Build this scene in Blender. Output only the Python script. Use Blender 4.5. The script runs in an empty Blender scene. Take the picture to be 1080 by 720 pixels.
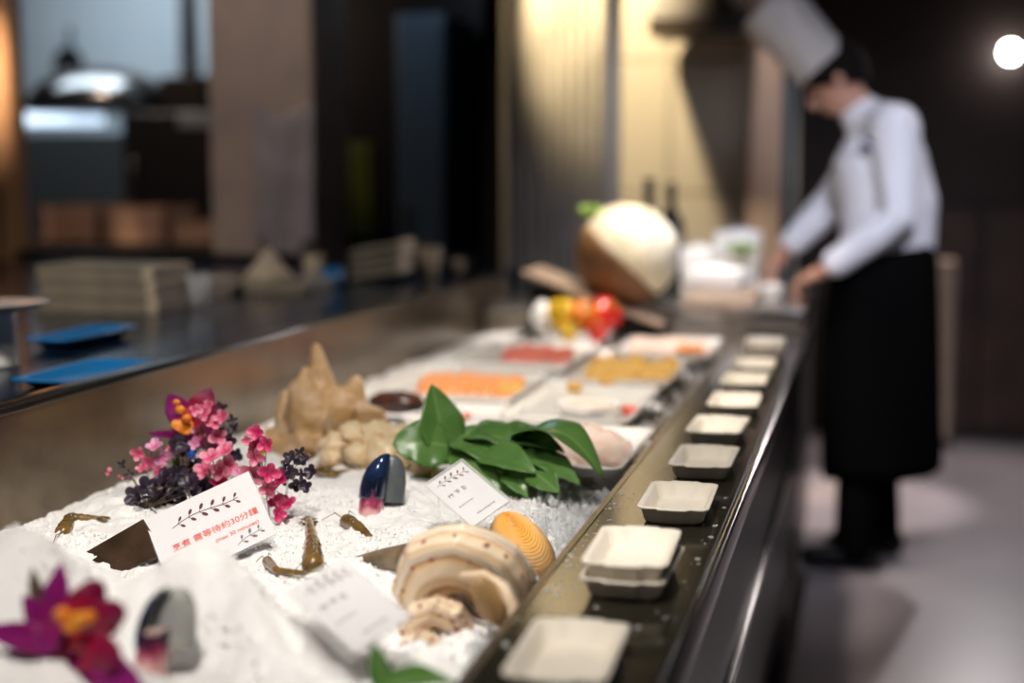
import bpy, bmesh, math, random
import numpy as np
from mathutils import Vector, Matrix, Euler, noise

random.seed(7)
PI = math.pi
S = bpy.context.scene
COL = S.collection
V = Vector

# ------------------------------------------------------------------ camera, world, lights, exposure
FPX = 1500.0
PITCH = math.atan(180 / FPX)
YAW = math.atan(380 / FPX * math.cos(PITCH))
EYE = V((0, 0, 1.3))
RIGHT = V((math.cos(YAW), math.sin(YAW), 0))
FH = V((-math.sin(YAW), math.cos(YAW), 0))
FWD = FH * math.cos(PITCH) + V((0, 0, -math.sin(PITCH)))
UPV = FH * math.sin(PITCH) + V((0, 0, math.cos(PITCH)))


def ray(px, py):
    return FWD + RIGHT * ((px - 540) / FPX) + UPV * ((360 - py) / FPX)


def at(px, py, y):            # point of the sight line at distance y down the room
    d = ray(px, py)
    return EYE + d * (y / d.y)


def on(px, py, z):            # point of the sight line at height z
    d = ray(px, py)
    return EYE + d * ((z - EYE.z) / d.z)


cam_d = bpy.data.cameras.new('camera')
cam = bpy.data.objects.new('camera', cam_d)
COL.objects.link(cam)
cam.location = EYE
cam.rotation_euler = Euler((PI / 2 - PITCH, 0, YAW))
cam_d.sensor_width = 36
cam_d.lens = 50
cam_d.clip_start = 0.05
cam_d.dof.use_dof = True
cam_d.dof.focus_distance = 1.87
cam_d.dof.aperture_fstop = 1.45
S.camera = cam

S.view_settings.view_transform = 'Standard'
S.view_settings.look = 'None'
S.view_settings.gamma = 1
S.view_settings.use_curve_mapping = False
S.view_settings.exposure = 0.0

w = bpy.data.worlds.new('world')
S.world = w
w.use_nodes = True
w.node_tree.nodes['Background'].inputs[0].default_value = (0.55, 0.62, 0.8, 1)
w.node_tree.nodes['Background'].inputs[1].default_value = 0.012

WARM = (1.0, 0.86, 0.70)
NEUT = (1.0, 0.93, 0.85)
COOL = (0.80, 0.84, 1.0)


def area(name, loc, target, size, power, color=WARM, spread=180, sy=None):
    l = bpy.data.lights.new(name, 'AREA')
    l.energy = power
    l.color = color
    l.size = size
    if sy:
        l.shape = 'RECTANGLE'
        l.size_y = sy
    l.spread = math.radians(spread)
    o = bpy.data.objects.new(name, l)
    COL.objects.link(o)
    o.location = loc
    o.rotation_euler = (V(target) - V(loc)).to_track_quat('-Z', 'Y').to_euler()
    return o


def spot(name, loc, target, power, color=WARM, angle=50, blend=0.5, size=0.05):
    l = bpy.data.lights.new(name, 'SPOT')
    l.energy = power
    l.color = color
    l.spot_size = math.radians(angle)
    l.spot_blend = blend
    l.shadow_soft_size = size
    o = bpy.data.objects.new(name, l)
    COL.objects.link(o)
    o.location = loc
    o.rotation_euler = (V(target) - V(loc)).to_track_quat('-Z', 'Y').to_euler()
    return o


def point(name, loc, power, color=WARM, size=0.05):
    l = bpy.data.lights.new(name, 'POINT')
    l.energy = power
    l.color = color
    l.shadow_soft_size = size
    o = bpy.data.objects.new(name, l)
    COL.objects.link(o)
    o.location = loc
    return o


# ceiling spots over the counter
spot('counter_spot_a', (-0.40, 0.45, 2.55), (-0.70, 1.10, 0.85), 104, NEUT, 54, 0.6, 0.09)
spot('counter_spot_b', (-0.40, 1.35, 2.55), (-0.62, 1.95, 0.85), 88, NEUT, 54, 0.6, 0.09)
spot('counter_spot_c', (-0.45, 2.35, 2.55), (-0.62, 2.95, 0.85), 150, (1.0, 0.90, 0.79), 50, 0.6, 0.09)
spot('counter_spot_d', (-0.45, 3.60, 2.60), (-0.58, 4.20, 0.95), 220, (1.0, 0.90, 0.79), 42, 0.6, 0.09)
area('chef_cool_fill', (0.25, 2.3, 2.5), (0.02, 4.7, 1.0), 0.5, 5.6, COOL, 50)  # cool fill added in mid-room to light the chef, no window there
spot('aisle_downlight', (-0.14, 5.75, 2.95), (-0.14, 5.70, 0.0), 520, (1.0, 0.90, 0.88), 24, 0.5, 0.05)
spot('hall_downlight', (0.95, 4.9, 2.95), (0.80, 4.9, 0.0), 60, (1.0, 0.90, 0.92), 80, 0.8, 0.1)
spot('tile_wall_spot', (-1.15, 5.55, 2.60), (-1.05, 6.45, 1.75), 210, (1.0, 0.82, 0.52), 62, 0.5, 0.05)
spot('column_spot', (-1.12, 4.72, 2.35), (-1.05, 5.0, 1.90), 330, (1.0, 0.80, 0.45), 40, 0.6, 0.03)
spot('pink_pillar_fill', (-0.46, 5.75, 2.75), (-0.46, 6.36, 1.55), 60, (1.0, 0.84, 0.76), 26, 0.6, 0.05)  # extra light added to lift the pillar out of the extractor's shadow
area('kitchen_lamp', (-4.2, 6.9, 2.6), (-4.2, 8.0, 1.6), 1.0, 17, (0.66, 0.82, 1.0), 140)
spot('pillar_spot', (-2.3, 3.6, 2.6), (-2.35, 5.0, 1.5), 62, (1.0, 0.88, 0.80), 60, 0.8, 0.1)
spot('post_fill', (-3.3, 4.2, 2.5), (-3.42, 5.0, 1.66), 420, (1.0, 0.80, 0.6), 20, 0.8, 0.1)  # warm light added to brighten the copper post
spot('back_counter_spot', (-1.7, 1.1, 2.55), (-2.0, 2.7, 0.95), 150, NEUT, 62, 0.8, 0.1)
point('worktop_fill', (-3.7, 5.55, 2.3), 34, (1.0, 0.80, 0.66), 0.1)  # unseen fill added to brighten the crates
point('opening_fill', (-1.95, 5.7, 2.4), 7, (0.5, 0.75, 1.0), 0.1)  # dim cool fill added so locker and olive cloth show


# ------------------------------------------------------------------ materials
def mat(name, color, rough=0.5, metal=0.0, var=0.0, scale=8.0, color2=None, bump=0.0, bscale=40.0, spec=0.5,
        trans=0.0, ior=1.45, sss=0.0, coat=0.0, emit=None, estr=0.0, sheen=0.0, detail=4.0):
    m = bpy.data.materials.new(name)
    m.use_nodes = True
    nt = m.node_tree
    b = nt.nodes['Principled BSDF']
    b.inputs['Base Color'].default_value = (*color, 1)
    b.inputs['Roughness'].default_value = rough
    b.inputs['Metallic'].default_value = metal
    b.inputs['IOR'].default_value = ior
    b.inputs['Specular IOR Level'].default_value = spec
    b.inputs['Transmission Weight'].default_value = trans
    b.inputs['Coat Weight'].default_value = coat
    b.inputs['Sheen Weight'].default_value = sheen
    if sss:
        b.inputs['Subsurface Weight'].default_value = sss
        b.inputs['Subsurface Scale'].default_value = 0.01
        b.inputs['Subsurface Radius'].default_value = (1, 0.8, 0.7)
    if emit:
        b.inputs['Emission Color'].default_value = (*emit, 1)
        b.inputs['Emission Strength'].default_value = estr
    tc = nt.nodes.new('ShaderNodeTexCoord')
    if color2 is not None or var:
        c2 = color2 if color2 is not None else tuple(max(0, c * (1 - var)) for c in color)
        n = nt.nodes.new('ShaderNodeTexNoise')
        n.inputs['Scale'].default_value = scale
        n.inputs['Detail'].default_value = detail
        r = nt.nodes.new('ShaderNodeValToRGB')
        r.color_ramp.elements[0].position = 0.35
        r.color_ramp.elements[1].position = 0.65
        r.color_ramp.elements[0].color = (*color, 1)
        r.color_ramp.elements[1].color = (*c2, 1)
        nt.links.new(tc.outputs['Object'], n.inputs['Vector'])
        nt.links.new(n.outputs['Fac'], r.inputs['Fac'])
        nt.links.new(r.outputs['Color'], b.inputs['Base Color'])
    if bump:
        n2 = nt.nodes.new('ShaderNodeTexNoise')
        n2.inputs['Scale'].default_value = bscale
        n2.inputs['Detail'].default_value = 5
        bp = nt.nodes.new('ShaderNodeBump')
        bp.inputs['Strength'].default_value = bump
        bp.inputs['Distance'].default_value = 0.01
        nt.links.new(tc.outputs['Object'], n2.inputs['Vector'])
        nt.links.new(n2.outputs['Fac'], bp.inputs['Height'])
        nt.links.new(bp.outputs['Normal'], b.inputs['Normal'])
    return m


def uv_ramp(m, stops, axis='Y', mix_noise=0.0, nscale=20.0, wave=0.0, wscale=10.0, bands=0):
    """colour runs along a UV axis of the surface (a shell's growth bands, a petal's throat)"""
    nt = m.node_tree
    b = nt.nodes['Principled BSDF']
    uv = nt.nodes.new('ShaderNodeUVMap')
    sp = nt.nodes.new('ShaderNodeSeparateXYZ')
    nt.links.new(uv.outputs['UV'], sp.inputs[0])
    src = sp.outputs[axis]
    if mix_noise:
        tc = nt.nodes.new('ShaderNodeTexCoord')
        n = nt.nodes.new('ShaderNodeTexNoise')
        n.inputs['Scale'].default_value = nscale
        n.inputs['Detail'].default_value = 5
        nt.links.new(tc.outputs['Object'], n.inputs['Vector'])
        ma = nt.nodes.new('ShaderNodeMath')
        ma.operation = 'MULTIPLY_ADD'
        ma.inputs[1].default_value = mix_noise
        nt.links.new(n.outputs['Fac'], ma.inputs[0])
        nt.links.new(src, ma.inputs[2])
        sb = nt.nodes.new('ShaderNodeMath')
        sb.operation = 'SUBTRACT'
        sb.inputs[1].default_value = mix_noise * 0.5
        nt.links.new(ma.outputs[0], sb.inputs[0])
        src = sb.outputs[0]
    if wave:
        w1 = nt.nodes.new('ShaderNodeMath'); w1.operation = 'MULTIPLY'; w1.inputs[1].default_value = wscale
        w2 = nt.nodes.new('ShaderNodeMath'); w2.operation = 'SINE'
        w3 = nt.nodes.new('ShaderNodeMath'); w3.operation = 'MULTIPLY_ADD'; w3.inputs[1].default_value = wave
        nt.links.new(src, w1.inputs[0]); nt.links.new(w1.outputs[0], w2.inputs[0])
        nt.links.new(w2.outputs[0], w3.inputs[0]); nt.links.new(src, w3.inputs[2])
        src = w3.outputs[0]
    if bands:
        f1 = nt.nodes.new('ShaderNodeMath'); f1.operation = 'MULTIPLY'; f1.inputs[1].default_value = bands
        f2 = nt.nodes.new('ShaderNodeMath'); f2.operation = 'FRACT'
        nt.links.new(src, f1.inputs[0]); nt.links.new(f1.outputs[0], f2.inputs[0])
        src = f2.outputs[0]
    r = nt.nodes.new('ShaderNodeValToRGB')
    els = r.color_ramp.elements
    els[0].position, els[0].color = stops[0][0], (*stops[0][1], 1)
    els[1].position, els[1].color = stops[-1][0], (*stops[-1][1], 1)
    for p, c in stops[1:-1]:
        e = els.new(p)
        e.color = (*c, 1)
    nt.links.new(src, r.inputs['Fac'])
    nt.links.new(r.outputs['Color'], b.inputs['Base Color'])
    return m


def tile_mat(name, color, mortar, w_, h_, rough=0.3, gap=0.012, var=0.06):
    m = mat(name, color, rough)
    nt = m.node_tree
    b = nt.nodes['Principled BSDF']
    tc = nt.nodes.new('ShaderNodeTexCoord')
    mp = nt.nodes.new('ShaderNodeMapping')
    mp.inputs['Rotation'].default_value = (PI / 2, 0, 0)
    br = nt.nodes.new('ShaderNodeTexBrick')
    br.offset = 0.0
    br.inputs['Color1'].default_value = (*color, 1)
    br.inputs['Color2'].default_value = (*[c * (1 - var) for c in color], 1)
    br.inputs['Mortar'].default_value = (*mortar, 1)
    br.inputs['Scale'].default_value = 1
    br.inputs['Mortar Size'].default_value = gap
    br.inputs['Brick Width'].default_value = w_
    br.inputs['Row Height'].default_value = h_
    nt.links.new(tc.outputs['Object'], mp.inputs['Vector'])
    nt.links.new(mp.outputs['Vector'], br.inputs['Vector'])
    nt.links.new(br.outputs['Color'], b.inputs['Base Color'])
    return m


M = {}
M['ice'] = mat('crushed_ice', (0.93, 0.925, 0.92), 0.5, bump=0.35, bscale=160, spec=0.3)
M['clear_ice'] = mat('clear_ice', (0.96, 0.98, 1.0), 0.06, trans=1.0, ior=1.31)
M['ledge'] = mat('black_stone', (0.016, 0.014, 0.009), 0.14, color2=(0.022, 0.019, 0.012), scale=1.5, bump=0.02, bscale=12, spec=0.36)
M['steel'] = mat('brushed_steel', (0.55, 0.52, 0.48), 0.22, 1.0, var=0.25, scale=6, bump=0.02, bscale=60)
M['bronze_steel'] = mat('brown_steel', (0.19, 0.145, 0.095), 0.26, 0.75, color2=(0.13, 0.10, 0.07), scale=9, bump=0.05, bscale=35)
M['trough'] = mat('trough_steel', (0.27, 0.23, 0.19), 0.35, 0.5, var=0.4, scale=10)
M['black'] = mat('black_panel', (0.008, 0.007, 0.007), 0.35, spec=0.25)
M['rim'] = mat('black_polished_rim', (0.014, 0.012, 0.010), 0.14, bump=0.05, bscale=20)
M['dark_wood'] = mat('dark_wood', (0.035, 0.020, 0.012), 0.45, color2=(0.020, 0.012, 0.008), scale=4)
M['floor'] = mat('polished_dark_floor', (0.25, 0.215, 0.22), 0.36, color2=(0.20, 0.175, 0.18), scale=2.5, bump=0.02, bscale=6)
M['ceiling'] = mat('ceiling_paint', (0.05, 0.045, 0.04), 0.8)
M['wall_brown'] = mat('brown_wall', (0.036, 0.021, 0.017), 0.6, color2=(0.026, 0.016, 0.013), scale=3)
M['panel_wood'] = mat('panel_wood', (0.075, 0.036, 0.018), 0.45, color2=(0.04, 0.02, 0.011), scale=5)
M['tile_beige'] = tile_mat('beige_tiles', (0.50, 0.44, 0.35), (0.30, 0.26, 0.20), 0.30, 0.60, 0.45)
M['tile_blue'] = tile_mat('kitchen_tiles', (0.36, 0.39, 0.39), (0.30, 0.35, 0.37), 0.30, 0.30, 0.4)
M['column'] = mat('column_panel', (0.19, 0.175, 0.165), 0.5, var=0.25, scale=6)
M['plaster'] = mat('stained_plaster', (0.27, 0.20, 0.165), 0.8, color2=(0.20, 0.16, 0.14), scale=5, bump=0.1, bscale=15)
M['copper'] = mat('copper_post', (0.62, 0.33, 0.17), 0.32, 0.45)
M['pink_post'] = mat('pale_pink_paint', (0.50, 0.38, 0.31), 0.5, var=0.1, scale=3)
M['navy'] = mat('navy_laminate', (0.008, 0.016, 0.036), 0.2, var=0.2, spec=0.3)
M['navy_panel'] = mat('navy_panel', (0.05, 0.075, 0.10), 0.4)
M['blue_plastic'] = mat('blue_plastic', (0.008, 0.16, 0.42), 0.3, var=0.1)
M['olive'] = mat('olive_glass', (0.10, 0.10, 0.012), 0.35)
M['white_paper'] = mat('white_pulp', (0.86, 0.79, 0.68), 0.6, bump=0.06, bscale=300, var=0.05, scale=40)
M['print'] = mat('dark_print', (0.05, 0.04, 0.04), 0.6)
M['grey_print'] = mat('grey_print', (0.20, 0.17, 0.19), 0.6)
M['twig_print'] = mat('brown_print', (0.13, 0.035, 0.04), 0.6)
M['red_print'] = mat('red_print', (0.80, 0.07, 0.03), 0.55)
M['card'] = mat('card_stock', (0.80, 0.79, 0.81), 0.5)
M['acrylic'] = mat('clear_acrylic', (0.97, 0.98, 0.98), 0.03, trans=1.0, ior=1.3)
M['reflecting'] = mat('dark_reflection_acrylic', (0.035, 0.022, 0.014), 0.12, color2=(0.09, 0.055, 0.035), scale=14)  # clear acrylic, the dark it reflects is put into the colour
M['porcelain'] = mat('white_porcelain', (0.80, 0.78, 0.75), 0.22, coat=0.3)
M['salmon'] = mat('salmon_flesh', (0.90, 0.26, 0.05), 0.35, color2=(0.95, 0.42, 0.15), scale=30, sss=0.1)
M['tuna'] = mat('tuna_flesh', (0.60, 0.07, 0.05), 0.35, color2=(0.72, 0.18, 0.13), scale=30, sss=0.1)
M['amber_fish'] = mat('amber_flesh', (0.80, 0.40, 0.05), 0.35, color2=(0.85, 0.55, 0.16), scale=30, sss=0.1)
M['pink_fish'] = mat('pink_flesh', (0.80, 0.55, 0.45), 0.35, color2=(0.82, 0.68, 0.60), scale=25, sss=0.1)
M['lettuce'] = mat('lettuce', (0.35, 0.55, 0.10), 0.4, var=0.3)
M['squid'] = mat('cream_flesh', (0.85, 0.70, 0.47), 0.35, color2=(0.82, 0.60, 0.34), scale=25, sss=0.2)
M['brown_shell'] = mat('brown_shell', (0.07, 0.025, 0.015), 0.25, color2=(0.03, 0.012, 0.01), scale=30)
M['prawn'] = mat('prawn_shell', (0.26, 0.15, 0.035), 0.25, color2=(0.13, 0.075, 0.025), scale=45, coat=0.4)
M['conch'] = mat('tan_shell', (0.74, 0.52, 0.33), 0.5, color2=(0.56, 0.34, 0.14), scale=22, bump=0.35, bscale=60)
M['lipped'] = uv_ramp(mat('banded_shell', (0.7, 0.5, 0.3), 0.36, bump=0.15, bscale=110),
                      [(0.0, (0.36, 0.17, 0.06)), (0.10, (0.60, 0.38, 0.19)), (0.30, (0.78, 0.60, 0.40)), (0.55, (0.84, 0.70, 0.53)), (0.72, (0.62, 0.42, 0.23)), (0.85, (0.84, 0.70, 0.53)), (1.0, (0.88, 0.78, 0.64))],
                      'Y', 0.016, 40, bands=7)
M['spot_shell'] = mat('shell_spots', (0.30, 0.06, 0.05), 0.45)
M['aperture'] = mat('shell_inside', (0.50, 0.30, 0.13), 0.4, var=0.3, scale=30)
M['canal'] = mat('dark_canal', (0.07, 0.05, 0.035), 0.22, color2=(0.26, 0.19, 0.12), scale=26)
M['clam'] = uv_ramp(mat('orange_clam', (0.8, 0.4, 0.05), 0.4, bump=0.1, bscale=150),
                    [(0.0, (0.62, 0.28, 0.05)), (0.25, (0.85, 0.38, 0.04)), (0.55, (0.80, 0.42, 0.09)), (0.8, (0.50, 0.29, 0.11)), (1.0, (0.24, 0.14, 0.07))],
                    'X', 0.35, 35, 0.04, 120)
M['mussel'] = mat('blue_black_shell', (0.006, 0.010, 0.024), 0.12, color2=(0.018, 0.045, 0.14), scale=26, coat=0.8, bump=0.06, bscale=30)
M['slate'] = mat('slate_shell', (0.085, 0.10, 0.12), 0.3, color2=(0.13, 0.14, 0.13), scale=35)
M['slate_pale'] = mat('pale_slate_shell', (0.33, 0.34, 0.33), 0.35, color2=(0.46, 0.44, 0.39), scale=35)
M['mussel_pink'] = uv_ramp(mat('pink_shell', (0.5, 0.1, 0.15), 0.2, coat=0.4), [(0.0, (0.78, 0.56, 0.50)), (0.35, (0.72, 0.38, 0.38)), (0.55, (0.40, 0.05, 0.12)), (0.8, (0.10, 0.02, 0.05)), (1.0, (0.02, 0.02, 0.05))],
                           'X', 0.75, 70)
M['leaf'] = uv_ramp(mat('green_leaf', (0.05, 0.18, 0.03), 0.28, bump=0.08, bscale=60),
                    [(0.0, (0.085, 0.20, 0.045)), (0.46, (0.115, 0.245, 0.06)), (0.5, (0.22, 0.37, 0.12)), (0.54, (0.115, 0.245, 0.06)), (1.0, (0.085, 0.20, 0.045))],
                    'Y', 0.04, 40)
M['leaf_pale'] = mat('pale_leaf', (0.14, 0.28, 0.08), 0.3, color2=(0.09, 0.21, 0.05), scale=20)
M['stem_yellow'] = mat('yellow_stem', (0.35, 0.30, 0.05), 0.4)
M['stem_brown'] = mat('brown_stem', (0.13, 0.09, 0.06), 0.5)
PINK = (0.72, 0.10, 0.22)


def petal_mat(name, a, b, c, rough=0.38):
    return uv_ramp(mat(name, a, rough, sss=0.0), [(0.0, a), (0.55, b), (1.0, c)], 'X', 0.30, 90)


M['pink'] = petal_mat('pink_petal', (0.60, 0.06, 0.14), (0.74, 0.17, 0.30), (0.82, 0.40, 0.48))
M['hot_pink'] = petal_mat('crimson_petal', (0.42, 0.01, 0.08), (0.66, 0.03, 0.16), (0.74, 0.16, 0.30))
M['lilac'] = petal_mat('lilac_petal', (0.66, 0.12, 0.30), (0.68, 0.30, 0.46), (0.55, 0.30, 0.55))
M['plum'] = petal_mat('plum_petal', (0.018, 0.010, 0.022), (0.030, 0.018, 0.036), (0.055, 0.036, 0.060))
M['sage'] = petal_mat('sage_petal', (0.15, 0.20, 0.08), (0.25, 0.28, 0.15), (0.30, 0.33, 0.24))
M['orchid'] = petal_mat('orchid_petal', (0.28, 0.006, 0.10), (0.22, 0.005, 0.13), (0.27, 0.01, 0.17), 0.45)
M['orchid_lip'] = petal_mat('orchid_lip', (0.60, 0.012, 0.04), (0.30, 0.003, 0.045), (0.15, 0.002, 0.05), 0.45)
M['orchid_core'] = mat('orchid_core', (0.85, 0.38, 0.02), 0.5, color2=(0.80, 0.16, 0.02), scale=60)
M['blue_bead'] = mat('blue_bead', (0.01, 0.06, 0.35), 0.3)
M['yellow_bead'] = mat('yellow_bead', (0.75, 0.55, 0.03), 0.4)
M['melon'] = mat('cream_rind', (0.86, 0.80, 0.66), 0.45, color2=(0.78, 0.68, 0.44), scale=9, bump=0.2, bscale=14)
M['husk'] = mat('brown_husk', (0.22, 0.105, 0.035), 0.6, color2=(0.15, 0.07, 0.025), scale=12, bump=0.2, bscale=40)
M['board'] = mat('light_board', (0.42, 0.31, 0.23), 0.35, color2=(0.34, 0.24, 0.17), scale=8)
M['red_pepper'] = mat('red_pepper', (0.75, 0.025, 0.015), 0.22, var=0.2)
M['orange_pepper'] = mat('orange_pepper', (0.85, 0.22, 0.012), 0.22, var=0.2)
M['yellow_pepper'] = mat('yellow_pepper', (0.85, 0.50, 0.012), 0.22, var=0.2)
M['pepper_stem'] = mat('pepper_stem', (0.10, 0.26, 0.03), 0.4)
M['foam'] = mat('white_foam', (0.90, 0.89, 0.87), 0.6)
M['bottle'] = mat('dark_bottle', (0.008, 0.012, 0.008), 0.12)
M['bamboo'] = mat('bamboo', (0.25, 0.215, 0.16), 0.5, color2=(0.19, 0.16, 0.115), scale=14)
M['bamboo_end'] = mat('bamboo_end', (0.52, 0.42, 0.31), 0.55, var=0.2)
M['grey_dish'] = mat('grey_glaze', (0.30, 0.29, 0.29), 0.25)
M['pillar_cloth'] = mat('pale_cloth', (0.23, 0.20, 0.21), 0.8, color2=(0.16, 0.14, 0.145), scale=7)
M['glass'] = mat('clear_glass', (0.95, 0.97, 1.0), 0.03, trans=1.0, ior=1.45)
M['box_wood'] = mat('crate_wood', (0.34, 0.20, 0.12), 0.6, color2=(0.24, 0.14, 0.10), scale=9)
M['skin'] = mat('skin', (0.50, 0.26, 0.18), 0.5, var=0.1, sss=0.1)
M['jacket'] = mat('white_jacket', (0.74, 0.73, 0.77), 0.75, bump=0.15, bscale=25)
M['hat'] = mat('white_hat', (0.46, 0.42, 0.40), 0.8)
M['apron'] = mat('black_apron', (0.003, 0.003, 0.003), 0.9, spec=0.02)
M['hair'] = mat('black_hair', (0.008, 0.006, 0.005), 0.9, spec=0.1)
M['emblem'] = mat('grey_emblem', (0.22, 0.22, 0.28), 0.6)
M['lamp'] = mat('lamp_glow', (1, 1, 1), 0.5, emit=(1, 0.97, 0.95), estr=30)
M['tube'] = mat('tube_glow', (1, 1, 1), 0.5, emit=(0.62, 0.80, 1.0), estr=1.4)
M['water'] = mat('water_drop', (1, 1, 1), 0.02, trans=1.0, ior=1.33)


def see_through(m, clear):
    """thin clear plastic, glass or ice: part of the light passes straight, the rest glints"""
    nt = m.node_tree
    b = nt.nodes['Principled BSDF']
    out = nt.nodes['Material Output']
    t = nt.nodes.new('ShaderNodeBsdfTransparent')
    x = nt.nodes.new('ShaderNodeMixShader')
    x.inputs[0].default_value = 1 - clear
    nt.links.new(t.outputs[0], x.inputs[1])
    nt.links.new(b.outputs[0], x.inputs[2])
    nt.links.new(x.outputs[0], out.inputs['Surface'])


for nm, cl_amt in (('acrylic', 0.82), ('clear_ice', 0.55), ('glass', 0.6), ('water', 0.5)):
    M[nm].node_tree.nodes['Principled BSDF'].inputs['Transmission Weight'].default_value = 0.35
    see_through(M[nm], cl_amt)


# ------------------------------------------------------------------ mesh helpers
ORG = {}       # object name -> world location its mesh is written from


class MB:
    def __init__(s):
        s.bm = bmesh.new()
        s.uv = s.bm.loops.layers.uv.new('UVMap')

    def box(s, c, d, rot=None, bev=0.0):
        ret = bmesh.ops.create_cube(s.bm, size=1)
        vs = ret['verts']
        bmesh.ops.scale(s.bm, verts=vs, vec=d)
        if bev:
            es = list({e for v in vs for e in v.link_edges})
            r = bmesh.ops.bevel(s.bm, geom=es, offset=bev, segments=2, affect='EDGES', profile=0.5)
            vs = list({v for f in r['faces'] for v in f.verts} | {v for v in vs if v.is_valid})
        if rot is not None:
            bmesh.ops.rotate(s.bm, verts=vs, cent=(0, 0, 0), matrix=rot)
        bmesh.ops.translate(s.bm, verts=vs, vec=c)
        return s

    def b2(s, x0, x1, y0, y1, z0, z1, bev=0.0):
        return s.box(((x0 + x1) / 2, (y0 + y1) / 2, (z0 + z1) / 2), (x1 - x0, y1 - y0, z1 - z0), None, bev)

    def loft(s, rings, caps=(True, True), closed=True, uvs=True):
        bm = s.bm
        R = [[bm.verts.new(p) for p in ring] for ring in rings]
        n = len(R[0])
        m = n if closed else n - 1
        for i in range(len(R) - 1):
            for j in range(m):
                k = (j + 1) % n
                try:
                    f = bm.faces.new((R[i][j], R[i][k], R[i + 1][k], R[i + 1][j]))
                except ValueError:
                    continue
                u0, u1 = i / (len(R) - 1), (i + 1) / (len(R) - 1)
                v0, v1 = j / m, (j + 1) / m
                for l, q in zip(f.loops, ((u0, v0), (u0, v1), (u1, v1), (u1, v0))):
                    l[s.uv].uv = q
        if caps[0]:
            bm.faces.new(list(reversed(R[0])))
        if caps[1]:
            bm.faces.new(R[-1])
        return s

    def tube(s, pts, rad, seg=10, caps=True, round_=True):
        pts = [V(p) for p in pts]
        if not hasattr(rad, '__len__'):
            rad = [rad] * len(pts)
        P, Rr = list(pts), list(rad)
        if round_ and caps:
            d0 = (pts[0] - pts[1]).normalized()
            d1 = (pts[-1] - pts[-2]).normalized()
            a = [(math.cos(q), math.sin(q)) for q in (0.45, 0.9, 1.35)]
            P = [pts[0] + d0 * rad[0] * sn for c, sn in reversed(a)] + P + [pts[-1] + d1 * rad[-1] * sn for c, sn in a]
            Rr = [rad[0] * c for c, sn in reversed(a)] + Rr + [rad[-1] * c for c, sn in a]
        up = None
        rings = []
        for i, p in enumerate(P):
            t = (P[min(i + 1, len(P) - 1)] - P[max(i - 1, 0)]).normalized()
            if up is None:
                up = t.orthogonal().normalized()
            up = (up - t * up.dot(t))
            up = up.normalized() if up.length > 1e-6 else t.orthogonal().normalized()
            sd = t.cross(up)
            rings.append([p + (up * math.cos(2 * PI * j / seg) + sd * math.sin(2 * PI * j / seg)) * Rr[i] for j in range(seg)])
        return s.loft(rings, (caps, caps))

    def lathe(s, prof, seg=32, c=(0, 0, 0), mtx=None, caps=(True, True), fn=None):
        rings = []
        for r, z in prof:
            ring = []
            for j in range(seg):
                a = 2 * PI * j / seg
                rr = r * (fn(a, z) if fn else 1)
                p = V((rr * math.cos(a), rr * math.sin(a), z))
                if mtx is not None:
                    p = mtx @ p
                ring.append(p + V(c))
            rings.append(ring)
        return s.loft(rings, caps)

    def ell(s, c, r, rot=None, seg=20, rings=12, fn=None):
        out = []
        for i in range(rings + 1):
            th = PI * (0.02 + 0.96 * i / rings)
            ring = []
            for j in range(seg):
                a = 2 * PI * j / seg
                d = V((math.sin(th) * math.cos(a), math.sin(th) * math.sin(a), -math.cos(th)))
                k = fn(d) if fn else 1
                p = V((d.x * r[0] * k, d.y * r[1] * k, d.z * r[2] * k))
                if rot is not None:
                    p = rot @ p
                ring.append(p + V(c))
            out.append(ring)
        return s.loft(out)

    def sheet(s, fn, nu, nv, thick=0.0):
        """open surface fn(u, v) with u along, v across; given a small thickness"""
        bm = s.bm
        G = [[V(fn(i / nu, j / nv)) for j in range(nv + 1)] for i in range(nu + 1)]

        def put(Q, flip):
            R = [[bm.verts.new(p) for p in row] for row in Q]
            for i in range(nu):
                for j in range(nv):
                    q = [R[i][j], R[i + 1][j], R[i + 1][j + 1], R[i][j + 1]]
                    t = [(i / nu, j / nv), ((i + 1) / nu, j / nv), ((i + 1) / nu, (j + 1) / nv), (i / nu, (j + 1) / nv)]
                    if flip:
                        q.reverse(); t.reverse()
                    f = bm.faces.new(q)
                    for l, k in zip(f.loops, t):
                        l[s.uv].uv = k
            return R
        A = put(G, False)
        if thick:
            H = []
            for i in range(nu + 1):
                row = []
                for j in range(nv + 1):
                    a = G[min(i + 1, nu)][j] - G[max(i - 1, 0)][j]
                    b = G[i][min(j + 1, nv)] - G[i][max(j - 1, 0)]
                    n = a.cross(b)
                    n = n.normalized() if n.length > 1e-12 else V((0, 0, 1))
                    row.append(G[i][j] - n * thick)
                H.append(row)
            B = put(H, True)
            loop = [(i, 0) for i in range(nu + 1)] + [(nu, j) for j in range(1, nv + 1)] + [(i, nv) for i in range(nu - 1, -1, -1)] + [(0, j) for j in range(nv - 1, 0, -1)]
            for a, b in zip(loop, loop[1:] + loop[:1]):
                try:
                    bm.faces.new((A[b[0]][b[1]], A[a[0]][a[1]], B[a[0]][a[1]], B[b[0]][b[1]]))
                except ValueError:
                    pass
        return s

    def poly(s, pts2, z0, z1, tf=None):
        a = [V((x, y, z0)) for x, y in pts2]
        b = [V((x, y, z1)) for x, y in pts2]
        if tf is not None:
            a = [tf @ p for p in a]; b = [tf @ p for p in b]
        return s.loft([a, b])

    def xf(s, m):
        bmesh.ops.transform(s.bm, matrix=m, verts=s.bm.verts)
        return s

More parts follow.
